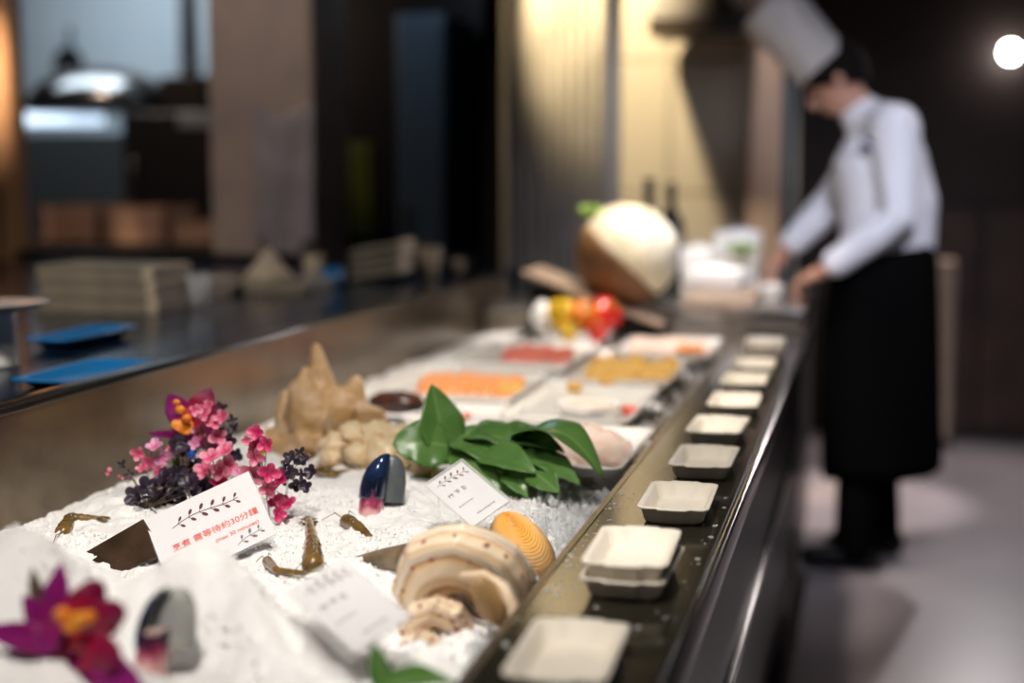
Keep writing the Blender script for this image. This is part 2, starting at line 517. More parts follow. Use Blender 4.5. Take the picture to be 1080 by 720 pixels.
    def build(s, name, material, parent=None, loc=None, smooth=True, remesh=0.0, smooth_it=0, disp=None, recalc=True):
        """link as ONE mesh object; with a parent, the mesh is written from the parent's world place"""
        bm = s.bm
        if recalc:
            bmesh.ops.recalc_face_normals(bm, faces=bm.faces)
        off = ORG[parent.name] if parent is not None else V(loc if loc is not None else (0, 0, 0))
        if off.length:
            bmesh.ops.translate(bm, verts=bm.verts, vec=-off)
        me = bpy.data.meshes.new(name)
        bm.to_mesh(me)
        bm.free()
        o = bpy.data.objects.new(name, me)
        COL.objects.link(o)
        if remesh:
            md = o.modifiers.new('r', 'REMESH')
            md.mode = 'VOXEL'
            md.voxel_size = remesh
            if smooth_it:
                ms = o.modifiers.new('s', 'SMOOTH')
                ms.iterations = smooth_it
                ms.factor = 0.5
            dg = bpy.context.evaluated_depsgraph_get()
            nm = bpy.data.meshes.new_from_object(o.evaluated_get(dg))
            o.modifiers.clear()
            o.data = nm
            nm.name = name
            me = nm
        if disp:
            for v in me.vertices:
                v.co = disp(v.co)
        if smooth:
            me.polygons.foreach_set('use_smooth', [True] * len(me.polygons))
        me.materials.clear()
        for q in (material if isinstance(material, (list, tuple)) else [material]):
            me.materials.append(q)
        ORG[o.name] = off.copy()
        if parent is not None:
            o.parent = parent
        elif off.length:
            o.location = off
        return o


def tag(o, label, cat, group=None, kind=None):
    o['label'] = label
    o['category'] = cat
    if group:
        o['group'] = group
    if kind:
        o['kind'] = kind
    return o


def thing(name, label, cat, loc=(0, 0, 0), group=None):
    o = bpy.data.objects.new(name, None)
    o.empty_display_size = 0.05
    COL.objects.link(o)
    o.location = loc
    ORG[o.name] = V(loc)
    return tag(o, label, cat, group)


def struct(o, label, cat):
    o['kind'] = 'structure'
    o['label'] = label
    o['category'] = cat
    return o


def dup(root, loc=None, rot=None, label=None, group=None):
    r = root.copy()
    COL.objects.link(r)
    if loc is not None:
        r.location = loc
    if rot is not None:
        r.rotation_euler = rot
    if label:
        r['label'] = label
    if group:
        r['group'] = group
    for ch in [c for c in bpy.data.objects if c.parent == root]:
        c = ch.copy()
        COL.objects.link(c)
        c.parent = r
        for g in [k for k in bpy.data.objects if k.parent == ch]:
            d = g.copy()
            COL.objects.link(d)
            d.parent = c
    return r


def text(name, body, size, material, parent, loc, rot=(0, 0, 0), extrude=0.0001, ax='LEFT'):
    c = bpy.data.curves.new(name, 'FONT')
    c.body = body
    c.size = size
    c.extrude = extrude
    c.align_x = ax
    c.materials.append(material)
    t = bpy.data.objects.new('t', c)
    COL.objects.link(t)
    me = bpy.data.meshes.new_from_object(t.evaluated_get(bpy.context.evaluated_depsgraph_get()))
    bpy.data.objects.remove(t)
    bpy.data.curves.remove(c)
    me.name = name
    if not me.materials:
        me.materials.append(material)
    o = bpy.data.objects.new(name, me)
    COL.objects.link(o)
    o.parent = parent
    o.location = loc
    o.rotation_euler = rot
    return o


def frame(o, right, up):
    """rotation with local x along right, local y along up (made square), local z facing out"""
    x = V(right).normalized()
    y = V(up)
    y = (y - x * y.dot(x)).normalized()
    z = x.cross(y)
    return Matrix((x, y, z)).transposed().to_4x4()


def rr(wx, wy, r, n=6):
    """rounded rectangle outline, counter-clockwise"""
    out = []
    for cx, cy, a0 in ((wx / 2 - r, wy / 2 - r, 0), (-wx / 2 + r, wy / 2 - r, 90), (-wx / 2 + r, -wy / 2 + r, 180), (wx / 2 - r, -wy / 2 + r, 270)):
        for k in range(n + 1):
            a = math.radians(a0 + 90 * k / n)
            out.append((cx + r * math.cos(a), cy + r * math.sin(a)))
    return out


def rnd(a, b):
    return random.uniform(a, b)


# ------------------------------------------------------------------ the room
LEDGE_Z = 0.85
struct(MB().b2(-6.5, 3.2, -0.8, 8.6, -0.10, 0.0).build('floor', M['floor'], smooth=False), 'polished dark floor of the room', 'floor')
struct(MB().b2(-6.5, 3.2, -0.8, 8.6, 3.0, 3.1).build('ceiling', M['ceiling'], smooth=False), 'dark ceiling of the room', 'ceiling')
struct(MB().b2(-0.33, 3.2, 7.2, 7.3, 0, 3).build('wall_back', M['wall_brown'], smooth=False), 'dark brown wall behind the chef', 'wall')
struct(MB().b2(-1.35, -0.33, 6.5, 6.62, 0, 3).build('wall_tiled', M['tile_beige'], smooth=False), 'beige tiled wall lit by a warm spot', 'wall')
struct(MB().b2(-6.5, -1.35, 8.0, 8.1, 0, 3).build('wall_kitchen', M['tile_blue'], smooth=False), 'pale blue-grey tiled kitchen wall', 'wall')
struct(MB().b2(-6.6, -6.5, -0.8, 8.6, 0, 3).build('wall_left', M['black'], smooth=False), 'dark wall on the kitchen side', 'wall')
struct(MB().b2(3.2, 3.3, -0.8, 8.6, 0, 3).build('wall_right', M['wall_brown'], smooth=False), 'dark wall on the hall side', 'wall')
struct(MB().b2(-1.42, -1.35, 5.2, 8.0, 0, 3).build('wall_inner', M['black'], smooth=False), 'dark partition beside the kitchen opening', 'wall')

# ribbed column beside the counter end
m = MB()
m.b2(-1.275, -0.915, 5.0, 5.30, 0, 3.0)
for k in range(9):
    x = -1.255 + k * 0.040
    m.tube([(x, 5.0, 0.0), (x, 5.0, 2.98)], 0.014, 8, round_=False)
struct(m.build('column_ribbed', M['column'], smooth=False), 'ribbed grey column lit from above', 'column')
struct(MB().b2(-2.44, -2.02, 5.0, 5.35, 0, 3.0, 0.01).build('pillar_plaster', M['plaster'], smooth=False), 'brown stained plaster pillar between the openings', 'pillar')
struct(MB().b2(-3.52, -3.29, 5.0, 5.12, 0, 3.0, 0.02).build('post_copper', M['copper'], smooth=True), 'copper clad post at the kitchen opening', 'post')
struct(MB().b2(-0.535, -0.39, 6.36, 6.50, 0, 3.0, 0.01).build('pillar_pink', M['pink_post'], smooth=False), 'pale pink square pillar at the end of the tiled wall', 'pillar')
struct(MB().b2(-0.385, -0.335, 6.42, 6.5, 0, 2.2).build('trim_navy', M['navy_panel'], smooth=False), 'navy strip beside the pink pillar', 'trim')
m = MB()
for k in range(9):
    x0 = 0.22 + k * 0.30
    m.b2(x0, x0 + 0.285, 7.16, 7.2, 0.05, 1.12, 0.006)
struct(m.build('wall_wainscot', M['panel_wood'], smooth=False), 'dark wood panelling along the back wall', 'panelling')

# ------------------------------------------------------------------ the display counter
ctr = thing('display_counter', 'long black chilled display counter with a steel trough and bright metal edge', 'counter', (-0.6, 2.4, 0))
Y0, Y1 = 0.70, 4.18
MB().b2(-0.338, -0.170, Y0, Y1, 0.815, 0.850, 0.003).build('ledge', M['ledge'], ctr, smooth=False)
MB().b2(-0.170, -0.158, Y0, Y1, 0.812, 0.852, 0.004).build('edge_trim', M['steel'], ctr, smooth=True)['label'] = 'bright polished metal edge strip'
MB().b2(-1.19, -1.15, Y0, 4.50, 0.70, 0.965, 0.0).build('trough_wall', M['bronze_steel'], ctr, smooth=False)
m = MB()
m.b2(-1.20, -1.146, Y0, 4.50, 0.965, 0.975, 0.003)
wt = m.build('trough_rim', M['rim'], ctr, smooth=True)
MB().b2(-1.15, -0.338, Y0, Y1, 0.765, 0.785).build('trough_floor', M['trough'], ctr, smooth=False)
MB().b2(-0.346, -0.338, Y0, Y1, 0.785, 0.849).build('trough_lip', M['bronze_steel'], ctr, smooth=False)
MB().b2(-1.19, -0.20, Y0, Y1, 0.12, 0.765).build('body', M['black'], ctr, smooth=False)
MB().b2(-0.20, -0.185, Y0, Y1, 0.30, 0.812).build('front_panel', M['black'], ctr, smooth=False)
MB().b2(-0.185, -0.175, Y0, Y1, 0.545, 0.565, 0.003).build('rail', M['steel'], ctr)
MB().b2(-0.187, -0.150, Y0, Y1, 0.085, 0.12, 0.003).build('kick_rail', M['steel'], ctr)
MB().b2(-1.15, -0.24, Y0, Y1, 0.0, 0.12).build('plinth', M['black'], ctr, smooth=False)

# ------------------------------------------------------------------ crushed ice
MOUNDS = [(-0.82, 1.23, 0.130, 0.090, 0.085), (-0.65, 1.30, 0.100, 0.085, 0.070), (-0.62, 1.22, 0.020, 0.05, 0.07),
          (-0.68, 1.08, 0.055, 0.12, 0.08), (-1.00, 1.92, 0.035, 0.09, 0.14), (-0.62, 1.62, 0.012, 0.12, 0.10),
          (-0.70, 2.02, 0.015, 0.10, 0.08), (-0.84, 1.60, -0.024, 0.13, 0.07), (-0.85, 1.04, 0.05, 0.1, 0.1)]


def edge_x(y):
    if y < 1.42:
        return -0.375
    if y < 1.70:
        return -0.375 - 0.045 * (y - 1.42) / 0.28
    if y < 2.1:
        return -0.42
    return -0.42 - 0.04 * min(1, (y - 2.1) / 0.2)


def ice_base(x, y):
    z = 0.812
    for mx, my, a, sx, sy in MOUNDS:
        z += a * math.exp(-((x - mx) / sx) ** 2 - ((y - my) / sy) ** 2)
    if x < -1.08:
        z -= (-1.08 - x) * 0.15
    return z


def ice_z(x, y):
    z = ice_base(x, y)
    p = V((x, y, 0))
    z += 0.010 * noise.noise(p * 14) + 0.006 * noise.noise(p * 38)
    d = x - edge_x(y) - 0.012 * noise.noise(V((y * 20, 3, 0)))
    if d > -0.05:
        t = min(1, (d + 0.05) / 0.06)
        z -= (z - 0.786) * t * t
    return z


def build_ice():
    vs, fs = [], []

    def grid(x0, x1, y0, y1, st, fine):
        nx, ny = int((x1 - x0) / st), int((y1 - y0) / st)
        b = len(vs)
        for i in range(nx + 1):
            for j in range(ny + 1):
                x, y = x0 + (x1 - x0) * i / nx, y0 + (y1 - y0) * j / ny
                z = ice_z(x, y)
                if fine:
                    p = V((x, y, z))
                    z += 0.0030 * noise.noise(p * 70) + 0.0022 * noise.noise(p * 170)
                vs.append((x, y, z))
        for i in range(nx):
            for j in range(ny):
                if x0 + (x1 - x0) * i / nx - edge_x(y0 + (y1 - y0) * j / ny) > 0.012:
                    continue
                a = b + i * (ny + 1) + j
                fs.append((a, a + ny + 1, a + ny + 2, a + 1))
    grid(-1.149, -0.36, 0.75, 2.60, 0.0045, True)
    grid(-1.149, -0.40, 2.60, 4.17, 0.03, False)
    # loose grains lying on the surface
    t = bmesh.new()
    bmesh.ops.create_icosphere(t, subdivisions=1, radius=1)
    iv = [v.co.copy() for v in t.verts]
    jf = [[v.index for v in f.verts] for f in t.faces]
    t.free()
    for k in range(9000):
        x, y = rnd(-1.14, -0.40), rnd(1.2, 2.5)
        if x > edge_x(y) - 0.02:
            continue
        if noise.noise(V((x * 9, y * 9, 5))) < -0.1:
            continue
        s = rnd(0.0015, 0.0042)
        rot = Euler((rnd(0, 6), rnd(0, 6), rnd(0, 6))).to_matrix()
        c = V((x, y, ice_z(x, y) + s * 0.2))
        b = len(vs)
        for v in iv:
            vs.append(rot @ (V((v.x * 1.3, v.y, v.z * 0.75)) * s * rnd(0.75, 1.2)) + c)
        fs.extend([b + q for q in f] for f in jf)
    me = bpy.data.meshes.new('crushed_ice')
    me.from_pydata(vs, [], fs)
    me.polygons.foreach_set('use_smooth', [True] * len(me.polygons))
    me.materials.append(M['ice'])
    o = bpy.data.objects.new('crushed_ice', me)
    COL.objects.link(o)
    return tag(o, 'white crushed ice heaped in the counter trough under the shells', 'ice', kind='stuff')


build_ice()

m = MB()
for k in range(900):
    y = rnd(1.30, 3.9)
    if k < 620:
        y = rnd(1.36, 2.15)
    x = rnd(edge_x(y) - 0.055 * random.random() * (1 if y > 1.5 else 0.2), -0.352)
    s = rnd(0.005, 0.0105)
    r = bmesh.ops.create_cube(m.bm, size=1)
    rot = Euler((rnd(0, 6), rnd(0, 6), rnd(0, 6))).to_matrix()
    for v in r['verts']:
        v.co = rot @ (V((v.co.x * rnd(0.8, 1.4), v.co.y * rnd(0.8, 1.4), v.co.z * rnd(0.6, 1.1))) * s) + V((x, y, max(0.789, ice_z(x, y)) + s * 0.4 + rnd(0, 0.014)))
tag(m.build('clear_ice', M['clear_ice'], smooth=False), 'clear melting ice chips along the black ledge', 'ice', kind='stuff')

m = MB()
for k in range(110):
    x, y = rnd(-0.335, -0.185), rnd(1.25, 1.95)
    if -0.295 < x < -0.19 and random.random() < 0.75:
        x = rnd(-0.335, -0.30) if random.random() < 0.75 else rnd(-0.192, -0.178)
    s = abs(random.gauss(0, 0.0016)) + 0.0007
    rings = []
    for q in (0.0, 0.35, 0.7, 1.05, 1.4):
        rings.append([V((x + s * math.cos(q) * math.cos(a * PI / 4), y + 1.3 * s * math.cos(q) * math.sin(a * PI / 4), 0.8499 + 0.5 * s * math.sin(q))) for a in range(8)])
    m.loft(rings)
tag(m.build('water_drops', M['water']), 'small water drops scattered on the black ledge', 'water', kind='stuff')

# ------------------------------------------------------------------ white trays on the ledge
TW, TL, TH = 0.092, 0.160, 0.024


def tray_outline(wx, wy, bulge, n=5):
    """rounded rectangle whose short sides carry a wider lip in the middle"""
    pts = []
    hx, hy, r, st = wx / 2, wy / 2, 0.012, 0.62
    base = rr(wx, wy, r, n)
    side = []

    def lip(sgn):
        row = []
        for k in range(13):
            t = -st + 2 * st * k / 12
            e = min(1, (1 - abs(t) / st) / 0.16)
            e = e * e * (3 - 2 * e)
            row.append((-sgn * t * (hx - r) * 1.0, sgn * (hy + bulge * e)))
        return row
    q = n + 1
    return base[:q] + lip(1) + base[q:2 * q] + base[2 * q:3 * q] + lip(-1) + base[3 * q:]


def make_tray():
    def ring(wx, wy, z, b):
        return [V((x, y, z)) for x, y in tray_outline(wx, wy, b)]
    m = MB()
    m.loft([ring(TW - 0.026, TL - 0.030, 0.0, 0.001), ring(TW - 0.016, TL - 0.020, 0.004, 0.002), ring(TW - 0.008, TL - 0.010, TH - 0.004, 0.004),
            ring(TW, TL, TH - 0.003, 0.006), ring(TW, TL, TH, 0.006), ring(TW - 0.006, TL - 0.008, TH, 0.005), ring(TW - 0.014, TL - 0.018, TH - 0.004, 0.003),
            ring(TW - 0.024, TL - 0.030, 0.006, 0.001), ring(TW - 0.032, TL - 0.040, 0.003, 0.0)])
    return m


def place_tray(x, y, z, rz, label, mark=False, h=1.0):
    r = thing('paper_tray', label, 'tray', (0, 0, 0), 'white trays along the ledge')
    make_tray().build('shell', M['white_paper'], r)
    if mark:
        q = MB()
        for i, (gx, gy, gw, gh) in enumerate([(0, 0.0075, .0105, .0012), (0.002, 0.0055, .0012, .0045), (-0.003, 0.0045, .0012, .005), (0, 0.0035, .0095, .0011),
                                              (0, -0.001, .0105, .0012), (-0.0045, -0.0035, .0012, .005), (0.0045, -0.0035, .0012, .005), (0, -0.0035, .008, .0010), (0, -0.0065, .0100, .0012),
                                              (0.0, -0.0095, .0012, .0045), (0.0105, 0.0, .0007, .018)]):
            q.box((0.012 + gx, -0.030 + gy, 0.0034), (gw, gh, 0.0005))
        k = q.build('printed_mark', M['print'], r, smooth=False)
        k['label'] = 'small dark printed mark'
    r.location = (x, y, z)
    r.rotation_euler = (0, 0, rz)
    return r


place_tray(-0.253, 1.215, 0.850, 0.03, 'white paper tray resting alone at the near end of the black ledge', True)
place_tray(-0.242, 1.512, 0.850, -0.01, 'white paper tray at the bottom of the two-high stack on the ledge')
place_tray(-0.243, 1.512, 0.868, 0.03, 'white paper tray topping a stack of two, dark mark printed inside', True)
TRAYS = [(-0.236, 1.845, 0.02, 'third'), (-0.233, 2.12, 0.0, 'fourth'), (-0.241, 2.395, -0.02, 'fifth'), (-0.238, 2.67, 0.01, 'sixth'),
         (-0.243, 2.95, 0.0, 'seventh'), (-0.243, 3.20, 0.02, 'eighth'), (-0.240, 3.47, 0.0, 'ninth')]
for x, y, rz, nth in TRAYS:
    place_tray(x, y, 0.850, rz, 'white paper tray, %s place along the ledge counted from the near end' % nth)
place_tray(-0.240, 3.47, 0.868, 0.04, 'white paper tray lying on another tray at the chef end of the ledge')

# ------------------------------------------------------------------ leaves
def leaf_fn(base, tip, wd, nrm, bend=0.0, fold=0.25, wavy=0.0, twist=0.0, round_=1.0):
    base, tip, nrm = V(base), V(tip), V(nrm)
    d = tip - base
    L = d.length
    t = d.normalized()
    n0 = (nrm - t * nrm.dot(t)).normalized()

    def f(u, v):
        s = 2 * v - 1
        pr = math.sin(PI * min(1, u ** 0.75)) ** (0.75 * round_)
        pr = max(0.0, pr) * (1 - 0.25 * u ** 3) + 0.02
        a = twist * u
        sd = t.cross(n0)
        sd2 = sd * math.cos(a) + n0 * math.sin(a)
        n2 = n0 * math.cos(a) - sd * math.sin(a)
        p = base + d * u + n0 * (bend * L * 4 * u * (1 - u)) + sd2 * (s * wd / 2 * pr) + n2 * (fold * abs(s) * wd / 2 * pr)
        if wavy:
            p += n2 * (wavy * wd * math.sin(u * 14 + s) * abs(s) * pr)
        return p
    return f


def leaf(parent, base, tip, wd, nrm, material, bend=0.0, fold=0.25, wavy=0.03, twist=0.0, name='leaf', round_=1.0):
    return MB().sheet(leaf_fn(base, tip, wd, nrm, bend, fold, wavy, twist, round_), 16, 10, 0.0005).build(name, material, parent)


TOCAM = -FWD
br = thing('leafy_branch', 'leafy green branch with broad glossy leaves lying across the ice', 'branch', tuple(at(460, 490, 2.10)))
A = lambda px, py, y: at(px, py, y)
UPZ = V((0, 0, 1))
MB().tube([A(456, 500, 2.08), A(463, 482, 2.10), A(475, 470, 2.12)], [0.0035, 0.003, 0.0028], 8).build('stem', M['stem_yellow'], br)
MB().tube([A(475, 470, 2.12), A(510, 466, 2.13), A(550, 470, 2.12), A(590, 485, 2.09)], [0.0028, 0.0025, 0.002, 0.0015], 8).build('stem', M['leaf_pale'], br)
G = M['leaf']
leaf(br, A(470, 482, 2.10), A(455, 405, 2.12), 0.074, TOCAM + V((0.5, 0, 0)), G, 0.03, 0.32)
leaf(br, A(474, 470, 2.10), A(414, 468, 2.06), 0.080, TOCAM + UPZ * 0.5, G, 0.08, 0.12, round_=0.6)
leaf(br, A(466, 490, 2.09), A(505, 448, 2.13), 0.062, TOCAM + UPZ + V((-0.5, 0, 0)), G, 0.05, 0.3)
leaf(br, A(480, 466, 2.12), A(532, 498, 2.05), 0.062, TOCAM * 0.6 + UPZ, G, 0.14, 0.25)
leaf(br, A(490, 462, 2.13), A(560, 482, 2.08), 0.055, TOCAM * 0.5 + UPZ, G, 0.15, 0.3)
leaf(br, A(500, 470, 2.11), A(548, 525, 2.03), 0.066, TOCAM + UPZ * 0.5, G, 0.10, 0.25, twist=-0.4)
leaf(br, A(518, 462, 2.13), A(575, 512, 2.04), 0.060, TOCAM + UPZ * 0.6, G, 0.12, 0.28)
leaf(br, A(540, 468, 2.12), A(637, 506, 2.03), 0.075, TOCAM * 0.3 + UPZ + V((0.2, 0, 0)), G, 0.26, 0.22)
leaf(br, A(552, 478, 2.09), A(612, 512, 2.02), 0.052, TOCAM * 0.6 + UPZ, M['leaf_pale'], 0.08, 0.2, 0.06)
leaf(br, A(545, 474, 2.10), A(606, 506, 2.05), 0.056, TOCAM + UPZ * 0.3, G, 0.04, 0.3)
leaf(br, A(505, 470, 2.15), A(535, 446, 2.19), 0.055, TOCAM + UPZ, G, 0.05, 0.3)
leaf(br, A(528, 470, 2.15), A(572, 455, 2.17), 0.055, TOCAM + UPZ, G, 0.10, 0.35)
leaf(br, A(478, 478, 2.09), A(528, 520, 2.02), 0.058, TOCAM + UPZ * .8, G, 0.12, 0.28, twist=0.3)
leaf(br, A(505, 478, 2.08), A(566, 500, 2.02), 0.058, TOCAM + UPZ, M['leaf_pale'], 0.10, 0.25)
leaf(br, A(530, 470, 2.11), A(596, 478, 2.08), 0.055, TOCAM * .5 + UPZ, G, 0.16, 0.28)
leaf(br, A(560, 496, 2.04), A(590, 520, 2.00), 0.045, TOCAM + UPZ * .5, G, 0.06, 0.25)
leaf(br, A(535, 495, 2.05), A(556, 526, 2.01), 0.040, TOCAM + UPZ * 0.3, M['leaf_pale'], 0.06, 0.25, twist=0.6)

lf = thing('green_leaf', 'dark green leaf poking up from the ice at the bottom edge', 'leaf', tuple(at(430, 735, 1.16)))
leaf(lf, at(410, 735, 1.16), at(393, 676, 1.17), 0.022, TOCAM, G, 0.05, 0.4, name='upright_blade')
leaf(lf, at(392, 738, 1.16), at(482, 722, 1.13), 0.036, TOCAM * 0.5 + UPZ, G, 0.14, 0.25, name='flat_blade')

# ------------------------------------------------------------------ shells
def helico(m, T, k, Rc, rc, hc, cords=0, cord_amp=0.0, knobs=0, knob_amp=0.0, nt=220, nph=30, e_min=0.02, flat=1.0, mtx=None, stop=1.0, cap=True):
    """coiled shell, apex along +z; growth ends at angle T"""
    rings = []
    for i in range(nt + 1):
        t = T * i / nt * stop
        e = math.exp(k * (t - T))
        c, s = math.cos(t), math.sin(t)
        ring = []
        for j in range(nph):
            ph = 2 * PI * j / nph
            q = 1 + (cord_amp * math.cos(cords * ph) if cords else 0)
            if knobs:
                kb = max(0.0, math.sin(knobs * t)) ** 3
                q += knob_amp * kb * max(0.0, math.cos(ph - 0.7)) ** 4
            rad = rc * e * q
            R = Rc * e + rad * math.cos(ph)
            z = hc * (1 - e) + rad * math.sin(ph) * flat
            p = V((R * c, R * s, z))
            ring.append(mtx @ p if mtx is not None else p)
        rings.append(ring)
    return m.loft(rings, (True, cap))


# banded shell in front
sc = at(490, 600, 1.52)
ap_dir = V((-0.05, -0.85, -0.28)).normalized()
u_dir = V((1, 0, 0))
u_dir = (u_dir - ap_dir * u_dir.dot(ap_dir)).normalized()
v_dir = ap_dir.cross(u_dir)
BAS = Matrix((u_dir, v_dir, ap_dir)).transposed().to_4x4()
sh = thing('banded_seashell', 'big cream and tan whorled seashell with spotted bands lying on ice', 'seashell', (sc.x, sc.y, 0.82))
T_ = 2 * PI * 4.5
KS, RCS, RTS, HCS = 0.066, 0.0275, 0.0322, 0.215
mtx = Matrix.Translation(sc) @ BAS @ Matrix.Diagonal((1, -1, 1, 1)) @ Matrix.Rotation(math.radians(45) - T_ % (2 * PI), 4, 'Z')


def coil_pt(t, ph, mul=1.0):
    """coiled shell, apex along +z of its own frame; the last turn swells to a wide lip"""
    e = math.exp(KS * (t - T_))
    q = max(0.0, min(1.0, (t - (T_ - 5.6)) / 3.2))
    sw = 1 + 0.42 * q * q * (3 - 2 * q)
    rad = RTS * e * mul * (1 + 0.30 * (sw - 1))
    fr = (ph / (2 * PI) * 7) % 1.0
    cord = 0.93 + (0.15 * fr ** 0.8 * (1 - max(0.0, fr - 0.86) / 0.14)) * (0.45 + 0.55 * q)
    knob = 1 + (0.34 * max(0.0, math.sin(8 * t)) ** 2 * max(0.0, math.cos(ph - 0.6)) ** 2) * (1 - 0.85 * q)
    R = RCS * e * sw + rad * math.cos(ph) * cord * knob * sw
    z = HCS * (1 - e ** 1.25) + rad * math.sin(ph) * cord * (1.0 + 0.15 * q)
    return mtx @ V((R * math.cos(t), R * math.sin(t), z))


m = MB()
NT = 420
m.loft([[coil_pt(2.0 + (T_ - 2.0) * i / NT, 2 * PI * j / 98) for j in range(98)] for i in range(NT + 1)], (True, False))
wh = m.build('whorls', M['lipped'], sh)
m = MB()
m.loft([[coil_pt(T_ - 0.05, 2 * PI * j / 40, q) for j in range(40)] for q in (0.99, 0.7, 0.4, 0.1)], (False, True))
m.build('inner_wall', M['aperture'], wh)
# opening of the shell: tan hollow under a curved cream lip
ac = at(517, 634, 1.405)
az = (TOCAM + V((0.35, 0, -0.1))).normalized()
ayx = at(534, 662, 1.40) - at(500, 612, 1.42)
ay = (ayx - az * ayx.dot(az)).normalized()
AR = Matrix((ay.cross(az), ay, az)).transposed()
m = MB()
m.ell(ac, (0.016, 0.032, 0.012), AR, 24, 14)
m.build('aperture', M['aperture'], wh)['label'] = 'tan hollow opening of the shell'
m = MB()
m.tube([at(488, 607, 1.425), at(510, 607, 1.42), at(530, 620, 1.41), at(541, 640, 1.40), at(540, 658, 1.395)], [0.004, 0.0065, 0.0075, 0.0065, 0.004], 12)
m.build('outer_lip', M['lipped'], wh)
for t0 in list(np.linspace(T_ - 5.9, T_ - 1.0, 13)) + list(np.linspace(T_ - 16, T_ - 7, 16)):
    for ph in (0.35, 0.95, -0.4):
        if random.random() < 0.3:
            continue
        tt = t0 + rnd(-.12, .12)
        p = coil_pt(tt, ph, 1.0)
        d = (p - coil_pt(tt, ph, 0.85)).normalized()
        q = d.to_track_quat('Z', 'Y').to_matrix()
        MB().ell(p, (rnd(.002, .0048), rnd(.002, .0035), 0.0014), q, 8, 5).build('spot_marking', M['spot_shell'], wh)
m = MB()
c0, c1, c2 = at(446, 588, 1.58), at(405, 590, 1.60), at(364, 594, 1.62)
m.tube([c0, c1, c2], [0.022, 0.014, 0.005], 14)
m.build('siphon_canal', M['canal'], sh)['label'] = 'dark brown narrow end of the shell'

# orange clam
def clam_half(m, c, mt, L, W, H, sgn):
    rings = []
    for i in range(71):
        u = i / 70
        ring = []
        for j in range(33):
            a = PI * 2 * j / 32
            x = L * (0.5 * math.cos(a) * u + 0.42 * (1 - u))
            y = W * 0.5 * math.sin(a) * u
            hgt = H * (1 - u ** 2.2) ** 0.6 + 0.0007 * math.sin(u * 120) * (1 - u ** 6)
            ring.append(mt @ V((x - L * 0.1 * (1 - u), y, sgn * hgt)) + c)
        rings.append(ring[:-1])
    m.loft(rings, (True, False))


cl = thing('orange_clam', 'smooth orange clam with fine growth rings beside the banded seashell', 'clam', tuple(at(550, 590, 1.66)))
cc = at(551, 577, 1.68)
cm = frame(None, at(588, 606, 1.64) - at(520, 548, 1.70), V((0, -0.35, 1)).cross(V((1, 0.6, -0.4)))).to_3x3()
zc = V((0.25, -0.55, 0.8)).normalized()
xc = (at(583, 600, 1.63) - at(520, 553, 1.71))
xc = (xc - zc * xc.dot(zc)).normalized()
cm = Matrix((xc, zc.cross(xc), zc)).transposed()
LC = 0.108
for sgn, nm in ((1, 'valve'), (-1, 'valve')):
    m = MB()
    clam_half(m, cc, cm @ Matrix.Rotation(PI, 3, 'Z'), LC, 0.070, 0.024 if sgn > 0 else 0.014, sgn)
    m.build(nm, M['clam'], cl)

# mussels stuck upright in the ice
def mussel(px0, py0, px1, py1, y, wd, label, slate='slate', cut=0.12):
    b, t = at(px0, py0, y), at(px1, py1, y + 0.02)
    ax = (t - b)
    L = ax.length
    zd = ax.normalized()
    xd = (RIGHT - zd * RIGHT.dot(zd)).normalized()
    yd = zd.cross(xd)
    R = Matrix((xd, yd, zd)).transposed()
    r = thing('mussel', label, 'mussel', tuple(b))

    def half(m, x0, x1, z0, z1, dep, cx, oy=0.0):
        rings = []
        for i in range(21):
            u = i / 20
            z = L * (z0 + (z1 - z0) * u)
            f = z / L
            k = (max(0.0, 1 - (max(0, f - 0.35) / 0.66) ** 2.4)) ** 0.5
            ring = []
            for j in range(24):
                a = 2 * PI * j / 24
                x = cx + (x0 + (x1 - x0) * (0.5 + 0.5 * math.cos(a))) * k
                ring.append(b + R @ V((x * wd + 0.16 * wd * f * f, math.sin(a) * dep * k + oy * wd, z + 0.05 * L * math.cos(3 * a + 1) * (1 if u in (0, 1) and z1 < 0.6 else 0))))
            rings.append(ring)
        m.loft(rings)
    m = MB(); half(m, -0.50, cut, 0.30, 1.0, wd * 0.36, 0.0, -0.10)
    m.build('dark_valve', M['mussel'], r)
    m = MB(); half(m, -0.30, 0.52, 0.24, 0.975, wd * 0.24, 0.0, 0.16)
    m.build('slate_valve', M[slate], r)['label'] = 'slate grey smooth half of the shell'
    m = MB(); half(m, -0.47, 0.10, -0.08, 0.46, wd * 0.35, 0.0, -0.11)
    rim = m.build('pink_base', M['mussel_pink'], r)
    rim['label'] = 'pink translucent lower end'
    return r


mussel(400, 546, 403, 478, 1.90, 0.064, 'upright blue-black mussel with pink base beside the clear price card')
mussel(172, 708, 174, 618, 1.15, 0.052, 'blurred slate and maroon mussel on the front ice heap by the orchid', 'slate_pale', -0.22)

